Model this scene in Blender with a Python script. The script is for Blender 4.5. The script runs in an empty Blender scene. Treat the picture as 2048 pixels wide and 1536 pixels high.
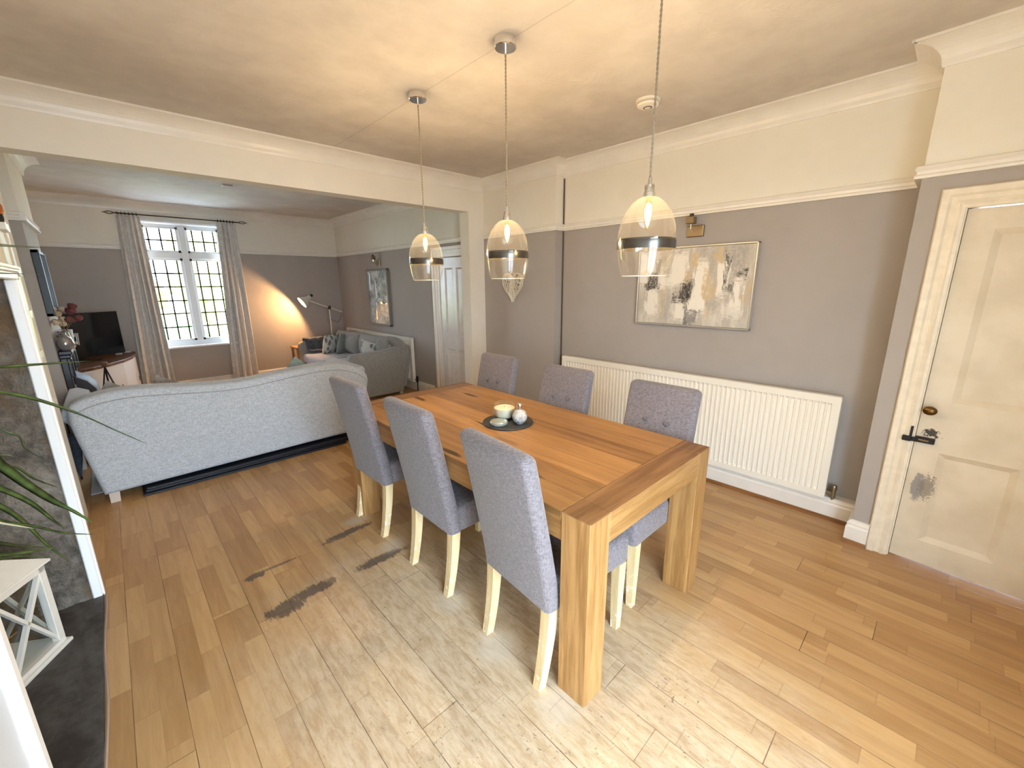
import bpy, bmesh, math, random
from mathutils import Vector, Matrix, noise
random.seed(7)
S = bpy.context.scene
COL = S.collection
PI = math.pi

# ---------------------------------------------------------------- camera
F, YAW, PITCH, ROLL, H = 832.95, .7604, -.2364, -.0074, 1.5422
fw = Vector((math.sin(YAW)*math.cos(PITCH), math.cos(YAW)*math.cos(PITCH), math.sin(PITCH)))
r0 = fw.cross(Vector((0, 0, 1))).normalized(); u0 = r0.cross(fw)
cr, sr = math.cos(ROLL), math.sin(ROLL)
RV = cr*r0 + sr*u0; UV = -sr*r0 + cr*u0
CO = Vector((0, 0, H))
cd = bpy.data.cameras.new('camera'); cam = bpy.data.objects.new('camera', cd); COL.objects.link(cam)
cd.sensor_width = 36; cd.lens = F/2048*36; cd.clip_start = .02; cd.clip_end = 200
m = Matrix((RV, UV, -fw)).transposed().to_4x4(); m.translation = CO; cam.matrix_world = m
S.camera = cam

def ray(u, v): return fw + RV*((u-1024)/F) - UV*((v-768)/F)
def at(u, v, ax, val):                       # pixel of the photo -> point on an axis plane of the room
    d = ray(u, v); i = 'xyz'.index(ax); return CO + d*((val-CO[i])/d[i])
def dep(u, v, t): return CO + ray(u, v)*t

# ---------------------------------------------------------------- world, exposure
S.view_settings.view_transform = 'Standard'; S.view_settings.look = 'None'
S.view_settings.gamma = 1; S.view_settings.use_curve_mapping = False
S.view_settings.exposure = 1.32
W = bpy.data.worlds.new('world'); S.world = W; W.use_nodes = True
bg = W.node_tree.nodes['Background']; bg.inputs[0].default_value = (.70, .84, 1, 1); bg.inputs[1].default_value = 13
cy = S.cycles
cy.max_bounces = 10; cy.diffuse_bounces = 6; cy.glossy_bounces = 5; cy.transparent_max_bounces = 16
cy.caustics_reflective = False; cy.caustics_refractive = False; cy.use_denoising = True
cy.sample_clamp_indirect = 6

def light(name, kind, loc, power, color, size=.02, rot=None, portal=False, sy=None, spot=None, parent=None):
    l = bpy.data.lights.new(name, kind); l.energy = power; l.color = color
    if kind == 'AREA':
        l.shape = 'RECTANGLE'; l.size = size; l.size_y = sy or size; l.cycles.is_portal = portal
    else: l.shadow_soft_size = size
    if spot: l.spot_size = spot; l.spot_blend = .35
    o = bpy.data.objects.new(name, l); COL.objects.link(o); o.location = loc
    if rot: o.rotation_euler = rot
    if parent: o.parent = parent
    return o
# portals: they emit nothing, they only steer sky sampling through the two glazed openings
light('sky_portal', 'AREA', (.28, -.98, 1.1), 1, (1, 1, 1), 1.5, (PI/2, 0, 0), True, 2.1)
light('sky_portal', 'AREA', (.95, 8.2, 1.55), 1, (1, 1, 1), 1.05, (-PI/2, 0, 0), True, 1.85)

# ---------------------------------------------------------------- node helpers
class G:
    def __init__(s, name):
        s.m = bpy.data.materials.new(name); s.m.use_nodes = True; s.t = s.m.node_tree; s.b = s.t.nodes['Principled BSDF']
    def n(s, ty, ins={}, **kw):
        x = s.t.nodes.new(ty)
        for k, v in kw.items(): setattr(x, k, v)
        for k, v in ins.items(): s.set(x.inputs[k], v)
        return x
    def set(s, inp, v):
        if isinstance(v, bpy.types.NodeSocket): s.t.links.new(v, inp)
        elif v is not None:
            if inp.type == 'RGBA' and len(v) == 3: v = (*v, 1)
            inp.default_value = v
    def ma(s, op, a, b=None, c=None, clamp=False):
        x = s.n('ShaderNodeMath', operation=op, use_clamp=clamp); s.set(x.inputs[0], a)
        if b is not None: s.set(x.inputs[1], b)
        if c is not None: s.set(x.inputs[2], c)
        return x.outputs[0]
    def mix(s, f, a, b, mode='MIX'):
        x = s.n('ShaderNodeMix', data_type='RGBA', blend_type=mode); s.set(x.inputs[0], f); s.set(x.inputs[6], a); s.set(x.inputs[7], b); return x.outputs[2]
    def pos(s, obj=True):
        return s.n('ShaderNodeTexCoord').outputs['Object'] if obj else s.n('ShaderNodeNewGeometry').outputs['Position']
    def xyz(s, v):
        x = s.n('ShaderNodeSeparateXYZ'); s.set(x.inputs[0], v); return x.outputs[0], x.outputs[1], x.outputs[2]
    def vec(s, a, b, c):
        x = s.n('ShaderNodeCombineXYZ')
        for i, q in enumerate((a, b, c)): s.set(x.inputs[i], q)
        return x.outputs[0]
    def noise(s, v, scale=5, detail=3, rough=.5, dist=0, col=False):
        x = s.n('ShaderNodeTexNoise', {'Vector': v, 'Scale': scale, 'Detail': detail, 'Roughness': rough, 'Distortion': dist})
        return x.outputs['Color' if col else 'Fac']
    def wn(s, *a):
        if len(a) == 1:
            x = s.n('ShaderNodeTexWhiteNoise', noise_dimensions='1D'); s.set(x.inputs['W'], a[0])
        else:
            x = s.n('ShaderNodeTexWhiteNoise', noise_dimensions='3D'); s.set(x.inputs['Vector'], s.vec(a[0], a[1], a[2] if len(a) > 2 else 0.0))
        return x.outputs['Value']
    def scale(s, v, k):
        x = s.n('ShaderNodeVectorMath', operation='MULTIPLY'); s.set(x.inputs[0], v); x.inputs[1].default_value = k; return x.outputs[0]
    def ss(s, v, a, b, lo=0.0, hi=1.0):
        x = s.n('ShaderNodeMapRange', interpolation_type='SMOOTHSTEP'); s.set(x.inputs[0], v)
        for i, q in enumerate((a, b, lo, hi)): x.inputs[i+1].default_value = q
        return x.outputs[0]
    def bump(s, h, strength=.3, dist=.01):
        x = s.n('ShaderNodeBump', {'Height': h, 'Strength': strength, 'Distance': dist}); s.t.links.new(x.outputs[0], s.b.inputs['Normal'])
    def col(s, c): s.set(s.b.inputs['Base Color'], c)
    def p(s, **kw):
        for k, v in kw.items(): s.set(s.b.inputs[k.replace('_', ' ')], v)
        return s

def lin(r, g, b):
    f = lambda c: (c/255/12.92 if c/255 <= .04045 else ((c/255+.055)/1.055)**2.4)
    return (f(r), f(g), f(b))

def plain(name, c, rough=.5, metal=0.0, var=.0, vs=8, bump=0, bs=200, **kw):
    g = G(name)
    if var:
        n = g.noise(g.pos(), vs, 4)
        g.col(g.mix(g.ss(n, .3, .7), tuple(x*(1-var) for x in c), tuple(min(1, x*(1+var)) for x in c)))
    else: g.col(c)
    g.p(Roughness=rough, Metallic=metal, **kw)
    if bump: g.bump(g.noise(g.pos(), bs, 2), bump, .002)
    return g.m

def clear(name, tint=(1, 1, 1), gloss=1.0, rough=0.0, dust=0):
    g = G(name); t = g.n('ShaderNodeBsdfTransparent', {'Color': tint}); gl = g.n('ShaderNodeBsdfGlossy', {'Color': (1, 1, 1), 'Roughness': rough})
    fr = g.n('ShaderNodeLayerWeight', {'Blend': .5}); mx = g.n('ShaderNodeMixShader')
    g.set(mx.inputs[0], g.ma('MULTIPLY', g.ma('ADD', .045, g.ma('MULTIPLY', g.ma('POWER', fr.outputs['Facing'], 4.0), .6)), gloss)); g.t.links.new(t.outputs[0], mx.inputs[1]); g.t.links.new(gl.outputs[0], mx.inputs[2])
    out = mx.outputs[0]
    if dust:                                  # faint film on real glass: scatters a little of the light that passes
        tr = g.n('ShaderNodeBsdfTranslucent', {'Color': (.95, .92, .85)}); m2 = g.n('ShaderNodeMixShader'); m2.inputs[0].default_value = dust
        g.t.links.new(out, m2.inputs[1]); g.t.links.new(tr.outputs[0], m2.inputs[2]); out = m2.outputs[0]
    g.t.links.new(out, g.t.nodes['Material Output'].inputs[0]); return g.m

def glow(name, c, k):
    g = G(name); g.col((0, 0, 0)); g.p(Emission_Color=c, Emission_Strength=k); return g.m

def plaster(name, c, var=.04):
    g = G(name); p = g.pos(False)
    n = g.noise(p, 1.3, 5, .6); n2 = g.noise(p, 9, 4, .6)
    f = g.ma('ADD', g.ma('MULTIPLY', n, .7), g.ma('MULTIPLY', n2, .3))
    g.col(g.mix(g.ss(f, .35, .65), tuple(x*(1-var) for x in c), tuple(min(1, x*(1+var)) for x in c)))
    g.p(Roughness=.75); g.bump(g.noise(p, 35, 4), .12, .004); return g.m

def wood(name, c0, c1, axis='y', plank=0, knots=.0, rough=.42, off=0.0, spread=.5, edge=.35, seams=()):
    g = G(name); p = g.pos(False); X, Y, Z = g.xyz(p)
    a, b = (Y, X) if axis == 'y' else ((X, Y) if axis == 'x' else (Z, g.ma('ADD', X, Y)))
    if plank:
        u = g.ma('DIVIDE', g.ma('SUBTRACT', b, off), plank); i = g.ma('FLOOR', u); fr = g.ma('FRACT', u)
        r = g.wn(i); a = g.ma('ADD', a, g.ma('MULTIPLY', r, 13.7))
    k = {'y': (26, 1.5, 26), 'x': (1.5, 26, 26), 'z': (26, 26, 1.5)}[axis]
    pv = g.scale(p, k)
    if plank:
        q = g.n('ShaderNodeVectorMath', operation='ADD'); g.set(q.inputs[0], pv); g.set(q.inputs[1], g.vec(g.ma('MULTIPLY', i, 3.1), g.ma('MULTIPLY', i, 7.7), 0.0)); pv = q.outputs[0]
    big = g.noise(pv, 1.0, 5, .6, .9); fine = g.noise(g.scale(p, tuple(x*6 for x in k)), 1.0, 3, .6)
    f = g.ma('ADD', g.ma('MULTIPLY', big, .72), g.ma('MULTIPLY', fine, .28))
    c = g.mix(g.ss(f, .34, .66), c0, c1)
    if plank:
        c = g.mix(spread, c, g.mix(r, tuple(x*.72 for x in c0), tuple(min(1, x*1.12) for x in c1)))
    if knots:
        vo = g.n('ShaderNodeTexVoronoi', {'Vector': g.scale(pv, (.5, 1.7, .5) if axis == 'y' else (1.7, .5, .5)), 'Scale': 1.0, 'Randomness': 1.0})
        kn = g.ss(g.ma('ADD', vo.outputs['Distance'], g.ma('MULTIPLY', g.noise(g.scale(p, tuple(x*3 for x in k)), 1.2, 3), .35)), .35, .45, 1, 0)
        kn = g.ma('MULTIPLY', kn, g.ss(g.xyz(vo.outputs['Color'])[0], .55, .8))
        c = g.mix(g.ma('MULTIPLY', kn, knots), c, tuple(x*.16 for x in c0))
    if plank:
        e = g.ma('MINIMUM', fr, g.ma('SUBTRACT', 1.0, fr))
        c = g.mix(g.ss(e, .004, .016, edge, 0), c, tuple(x*.3 for x in c0))
    g.col(c); g.p(Roughness=rough); g.bump(f, .08, .003); return g.m

def fabric(name, c0, c1, s=260, mott=.35, ms=60, rough=.95, sheen=.25):
    g = G(name); p = g.pos(); X, Y, Z = g.xyz(p)
    n1 = g.noise(g.scale(p, (1, 1, .12)), s, 2); n2 = g.noise(g.scale(p, (.14, .14, 1)), s, 2); n3 = g.noise(p, ms, 4, .7)
    f = g.ma('ADD', g.ma('MULTIPLY', g.ma('ADD', n1, n2), (1-mott)*.5), g.ma('MULTIPLY', n3, mott))
    g.col(g.mix(g.ss(f, .36, .64), c0, c1)); g.p(Roughness=rough, Sheen_Weight=sheen, Sheen_Roughness=.5, Specular_IOR_Level=.2)
    g.bump(f, .25, .002); return g.m

# ---------------------------------------------------------------- mesh helpers
def box(bm, a, b, bev=0, seg=2, mat=None):
    q = bmesh.ops.create_cube(bm, size=1); v = q['verts']
    c = [(a[i]+b[i])/2 for i in range(3)]; s = [abs(b[i]-a[i]) for i in range(3)]
    for x in v: x.co = Vector((c[0]+x.co.x*s[0], c[1]+x.co.y*s[1], c[2]+x.co.z*s[2]))
    if bev:
        es = list({e for x in v for e in x.link_edges})
        r = bmesh.ops.bevel(bm, geom=es, offset=min(bev, min(s)*.49), segments=seg, profile=.5, affect='EDGES')
        v = list({x for f in r['faces'] for x in f.verts} | {x for x in v if x.is_valid})
    if mat is not None:
        for x in v: x.co = mat @ x.co
    return v

def bar(bm, p0, p1, w, d, up=Vector((0, 0, 1)), bev=0):
    p0, p1 = Vector(p0), Vector(p1); z = (p1-p0); L = z.length; z.normalize()
    if abs(z.dot(up)) > .98: up = Vector((0, 1, 0))
    x = up.cross(z).normalized(); y = z.cross(x)
    m = Matrix((x, y, z)).transposed().to_4x4(); m.translation = (p0+p1)/2
    return box(bm, (-w/2, -d/2, -L/2), (w/2, d/2, L/2), bev, 1, m)

def lathe(bm, prof, c=(0, 0, 0), n=32, mat=None, closed=False):
    rings = []
    for r, z in prof:
        rings.append([bm.verts.new((c[0]+r*math.cos(2*PI*i/n), c[1]+r*math.sin(2*PI*i/n), c[2]+z)) for i in range(n)] if r > 1e-6 else [bm.verts.new((c[0], c[1], c[2]+z))])
    for a, b in zip(rings, rings[1:]):
        for i in range(n):
            j = (i+1) % n
            if len(a) == 1 and len(b) == 1: continue
            if len(a) == 1: bm.faces.new((a[0], b[j], b[i]))
            elif len(b) == 1: bm.faces.new((a[i], a[j], b[0]))
            else: bm.faces.new((a[i], a[j], b[j], b[i]))
    if mat is not None:
        for r in rings:
            for v in r: v.co = mat @ v.co
    return rings

def tube(bm, pts, rad, n=8, cap=True):
    pts = [Vector(p) for p in pts]; rs = rad if isinstance(rad, (list, tuple)) else [rad]*len(pts)
    rings = []; prev = None
    for i, p in enumerate(pts):
        t = (pts[min(i+1, len(pts)-1)]-pts[max(i-1, 0)]).normalized()
        a = prev if prev is not None else (Vector((0, 0, 1)) if abs(t.z) < .9 else Vector((1, 0, 0)))
        x = (a-t*a.dot(t)).normalized(); y = t.cross(x); prev = x
        rings.append([bm.verts.new(p+(x*math.cos(2*PI*k/n)+y*math.sin(2*PI*k/n))*rs[i]) for k in range(n)])
    for a, b in zip(rings, rings[1:]):
        for k in range(n): bm.faces.new((a[k], a[(k+1) % n], b[(k+1) % n], b[k]))
    if cap: bm.faces.new(rings[0][::-1]); bm.faces.new(rings[-1])

def prism(bm, poly, ax, a, b, bev=0, seg=2):      # polygon in the two other axes, extruded along ax
    def mk3(p, t):
        if ax == 'y': return (p[0], t, p[1])
        if ax == 'x': return (t, p[0], p[1])
        return (p[0], p[1], t)
    A = [bm.verts.new(mk3(p, a)) for p in poly]; B = [bm.verts.new(mk3(p, b)) for p in poly]; n = len(poly); fs = []
    fs.append(bm.faces.new(A)); fs.append(bm.faces.new(B[::-1]))
    for i in range(n): fs.append(bm.faces.new((A[i], B[i], B[(i+1) % n], A[(i+1) % n])))
    bmesh.ops.recalc_face_normals(bm, faces=fs)
    if bev:
        es = [e for f in fs[:2] for e in f.edges]
        bmesh.ops.bevel(bm, geom=es, offset=bev, segments=seg, profile=.5, affect='EDGES')

def sweep(bm, prof, p0, p1, nrm, m0=0, m1=0):      # prof: (out from wall, up) pairs, closed; m0, m1: mitre (+1 outer, -1 inner corner)
    p0, p1, nrm = Vector(p0), Vector(p1), Vector(nrm); t = (p1-p0).normalized()
    A = [bm.verts.new(p0+nrm*d-t*d*m0+Vector((0, 0, z))) for d, z in prof]; B = [bm.verts.new(p1+nrm*d+t*d*m1+Vector((0, 0, z))) for d, z in prof]
    n = len(prof); fs = [bm.faces.new(A), bm.faces.new(B[::-1])]
    for i in range(n): fs.append(bm.faces.new((A[i], B[i], B[(i+1) % n], A[(i+1) % n])))
    bmesh.ops.recalc_face_normals(bm, faces=fs)

def pillow(bm, c, w, h, t, rot=(0, 0, 0), n=12, puff=1.0, pinch=.06):
    from mathutils import Euler
    M = Matrix.Translation(c) @ Euler(rot).to_matrix().to_4x4()
    vs = {}
    for s in (1, -1):
        for i in range(n+1):
            for j in range(n+1):
                a, b = -1+2*i/n, -1+2*j/n
                e = i in (0, n) or j in (0, n)
                if e and s < 0: vs[s, i, j] = vs[1, i, j]; continue
                q = max(0, (1-a*a)*(1-b*b))**.42
                k = 1-pinch*(1-abs(a*b))*(max(abs(a), abs(b))**4)
                wob = .06*noise.noise(Vector((a*2+c[0]*9, b*2+c[1]*7, s)))
                vs[s, i, j] = bm.verts.new(M @ Vector((a*w/2*k, s*t/2*(q+wob*q)*puff, b*h/2*k)))
    for s in (1, -1):
        for i in range(n):
            for j in range(n):
                f = [vs[s, i, j], vs[s, i+1, j], vs[s, i+1, j+1], vs[s, i, j+1]]
                bm.faces.new(f if s < 0 else f[::-1])

def put(o, **kw):
    for k, v in kw.items():
        if v is not None: o[k] = v
    return o

def thing(name, label, cat, loc=(0, 0, 0), group=None):
    o = bpy.data.objects.new(name, None); o.empty_display_size = .05; COL.objects.link(o); o.location = loc
    return put(o, label=label, category=cat, group=group)

def mk(name, bm, mat, parent=None, smooth=False, label=None, cat=None, group=None, kind=None, sub=0, solid=0, auto=35):
    off = Vector((0, 0, 0)); p = parent
    if parent:
        while p: off += p.location; p = p.parent
    else:
        xs = [v.co for v in bm.verts]
        off = Vector(((min(c.x for c in xs)+max(c.x for c in xs))/2, (min(c.y for c in xs)+max(c.y for c in xs))/2, min(c.z for c in xs)))
        if kind == 'structure': off = Vector((0, 0, 0))
    for v in bm.verts: v.co -= off
    bmesh.ops.recalc_face_normals(bm, faces=bm.faces[:])
    me = bpy.data.meshes.new(name); bm.to_mesh(me); bm.free()
    o = bpy.data.objects.new(name, me); COL.objects.link(o)
    for q in (mat if isinstance(mat, (list, tuple)) else [mat]): me.materials.append(q)
    if parent: o.parent = parent
    else: o.location = off
    if smooth:
        me.polygons.foreach_set('use_smooth', [True]*len(me.polygons))
        if auto and not sub:
            me.set_sharp_from_angle(angle=math.radians(auto))
    if solid:
        md = o.modifiers.new('s', 'SOLIDIFY'); md.thickness = solid; md.offset = 0
    if sub:
        md = o.modifiers.new('sub', 'SUBSURF'); md.levels = sub; md.render_levels = sub
    return put(o, label=label, category=cat, group=group, kind=kind)

B = bmesh.new
def struct(name, bm, mat, parent=None, smooth=False, label=None):
    return mk(name, bm, mat, parent, smooth, kind='structure' if not parent else None, label=label)

def copy_tree(o, parent=None):
    c = o.copy(); COL.objects.link(c)
    if parent: c.parent = parent
    for ch in o.children: copy_tree(ch, c)
    return c

# ---------------------------------------------------------------- materials
WHITE = plaster('white_wall_paint', lin(233, 228, 216), .025)
GREY = plaster('grey_wall_paint', lin(171, 164, 158), .035)
def ceiling_mat():
    g = G('ceiling_paint'); p = g.pos(False); X, Y, Z = g.xyz(p)
    n = g.noise(p, .9, 5, .6); n2 = g.noise(p, 5, 4, .65)
    f = g.ma('ADD', g.ma('MULTIPLY', n, .65), g.ma('MULTIPLY', n2, .35))
    c = g.mix(g.ss(f, .35, .65), lin(196, 188, 178), lin(216, 209, 198))
    d = g.ma('ABSOLUTE', g.ma('SUBTRACT', X, g.ma('ADD', 1.535, g.ma('MULTIPLY', g.noise(g.scale(p, (0, 6, 0)), 1, 4), .012))))
    c = g.mix(g.ma('MULTIPLY', g.ss(d, .001, .006, .3, 0), g.ss(Y, 3.6, 3.8, 1, 0)), c, lin(120, 108, 96))
    g.col(c); g.p(Roughness=.8)
    g.bump(g.ma('ADD', g.ss(g.noise(p, 6, 6, .7, 1.2), .5, .75), g.ma('MULTIPLY', g.noise(p, 40, 3), .3)), .25, .006); return g.m
CEIL = ceiling_mat()
GLOSSW = plain('white_gloss_paint', lin(232, 228, 220), .3, var=.03, vs=6, bump=.1, bs=60)
DOORW = plain('aged_white_door_paint', lin(222, 212, 192), .42, var=.04, vs=4, bump=.12, bs=40)
PVC = plain('white_window_frame', lin(236, 238, 240), .3)
RADW = plain('white_radiator_enamel', lin(240, 236, 224), .28)
OAK = (lin(166, 108, 50), lin(206, 148, 82))
TABLETOP = wood('oak_plank_top', lin(116, 80, 44), lin(164, 122, 74), 'y', .138, .9, .4, 1.03, .42, edge=.65)
BREAD = wood('oak_end_board', lin(106, 73, 42), lin(142, 104, 66), 'x', 0, 0, .4)
LEGW = wood('oak_leg', lin(142, 102, 56), lin(180, 138, 86), 'z', 0, 0, .42)
APRON = wood('oak_apron', lin(134, 94, 52), lin(172, 130, 80), 'y', 0, .3, .42)
APRONX = wood('oak_end_apron', lin(142, 102, 56), lin(180, 138, 86), 'x', 0, .2, .42)
BEECH = None
def beech():
    g = G('pale_worn_chair_wood'); p = g.pos(); n = g.noise(g.scale(p, (30, 30, 3)), 1, 3)
    c = g.mix(g.ss(n, .3, .7), lin(206, 180, 132), lin(226, 204, 160))
    Z = g.xyz(p)[2]
    w = g.ma('MULTIPLY', g.ss(g.noise(p, 34, 4, .7), .56, .64), g.ss(Z, .02, .3, 1, .0))
    g.col(g.mix(w, c, lin(244, 236, 220))); g.p(Roughness=.5); return g.m
BEECH = beech()
CHAIRF = fabric('grey_linen_weave', lin(97, 91, 95), lin(138, 131, 134), 420, .22, 70)
BUTF = fabric('shaded_linen_button', lin(84, 79, 83), lin(118, 112, 115), 420)  # same linen as the chair, darkened to stand for the crease shade
SOFAF = fabric('pale_grey_tweed', lin(150, 156, 163), lin(198, 203, 208), 260, .5, 190)
SOFA2F = fabric('warm_grey_tweed', lin(128, 126, 122), lin(162, 160, 155), 180, .5, 190)
PIPING = fabric('grey_piping', lin(140, 140, 138), lin(165, 165, 162), 200)
CURT = fabric('oatmeal_curtain_linen', lin(196, 192, 187), lin(220, 217, 212), 160, .45, 14)
CHROME = plain('polished_chrome', (.75, .75, .75), .12, 1.0)
NICKEL = plain('brushed_nickel', lin(150, 135, 112), .35, 1.0)
BRASS = plain('aged_brass', lin(112, 84, 48), .35, 1.0, var=.15, vs=30)
BLACK = plain('black_plastic', (.008, .008, .009), .35)
BLACKMETAL = plain('black_painted_metal', (.012, .012, .012), .5, .3)
IRON = plain('dark_curtain_iron', lin(60, 54, 46), .5, .7)
GLASS = clear('clear_shade_glass', (.965, .96, .95), 1.7, dust=.010)
PANE = clear('window_pane_glass', (.95, .97, .97), .8)
LENSGLASS = clear('jar_glass', (.93, .95, .94), 1.3)
AMBER = clear('amber_bulb_glass', (1, .8, .42), 1.0)
FIL = glow('bulb_filament_glow', (1, .68, .22), 9)
BULBG = glow('bulb_glow', (1, .66, .25), 14)
LAMPGLOW = glow('reading_bulb_glow', (1, .85, .38), 7)
SLATE = plain('black_slate', lin(40, 40, 42), .55, var=.25, vs=14, bump=.3, bs=60)
WAX = plain('cream_candle_wax', lin(238, 228, 208), .5, Subsurface_Weight=.2)
SILVER = None
def mosaic():
    g = G('crushed_mirror_mosaic'); p = g.pos(); v = g.n('ShaderNodeTexVoronoi', {'Vector': p, 'Scale': 260}); e = g.n('ShaderNodeTexVoronoi', {'Vector': p, 'Scale': 260}, feature='DISTANCE_TO_EDGE')
    g.col(g.mix(g.ss(e.outputs['Distance'], .02, .09), lin(120, 125, 125), lin(232, 236, 236))); g.p(Roughness=.22, Metallic=.55)
    g.bump(v.outputs['Distance'], .9, .004); return g.m
SILVER = mosaic()
LEAF = None
def leafm():
    g = G('green_strap_leaf'); p = g.pos(False); n = g.noise(p, 18, 3)
    g.col(g.mix(g.ss(n, .35, .65), lin(38, 54, 24), lin(72, 92, 44))); g.p(Roughness=.4, Transmission_Weight=0.0); return g.m
LEAF = leafm()
DRYLEAF = plain('dry_leaf_tip', lin(120, 98, 60), .7, var=.2, vs=40)
def stonem():
    g = G('rough_render_stone'); p = g.pos(False); n = g.noise(p, 3.2, 8, .65, .8); n2 = g.noise(p, 22, 6, .7, .4); Z = g.xyz(p)[2]; X = g.xyz(p)[0]
    f = g.ma('ADD', g.ma('MULTIPLY', n, .6), g.ma('MULTIPLY', n2, .4))
    c = g.mix(g.ss(f, .32, .7), lin(86, 78, 68), lin(166, 157, 144))
    b = g.ma('MULTIPLY', g.ss(g.noise(p, 4, 4, .6, .5), .42, .6), g.ss(g.ma('ADD', Z, g.ma('MULTIPLY', n, .5)), 1.1, 1.45))
    b2 = g.ss(g.ma('ADD', X, g.ma('MULTIPLY', g.noise(p, 9, 5), .14)), -.245, -.215)
    c = g.mix(g.ma('MAXIMUM', b, g.ma('MULTIPLY', b2, .8)), c, lin(124, 100, 74))
    c = g.mix(g.ma('MULTIPLY', g.ss(g.noise(p, 45, 4, .75), .63, .7), .6), c, lin(58, 50, 44))
    g.col(c); g.p(Roughness=.9); g.bump(g.ma('ADD', n, g.ma('MULTIPLY', n2, .6)), 1.0, .06); return g.m
STONE = stonem()
def hearthm():
    g = G('dark_slate_hearth'); p = g.pos(False); n = g.noise(g.scale(p, (2, 1, 1)), 5, 7, .65, .6); n2 = g.noise(p, 30, 5, .7)
    f = g.ma('ADD', g.ma('MULTIPLY', n, .7), g.ma('MULTIPLY', n2, .3))
    g.col(g.mix(g.ss(f, .35, .68), lin(54, 48, 44), lin(92, 88, 84))); g.p(Roughness=.6); g.bump(f, .4, .006); return g.m
HEARTH = hearthm()

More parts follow.
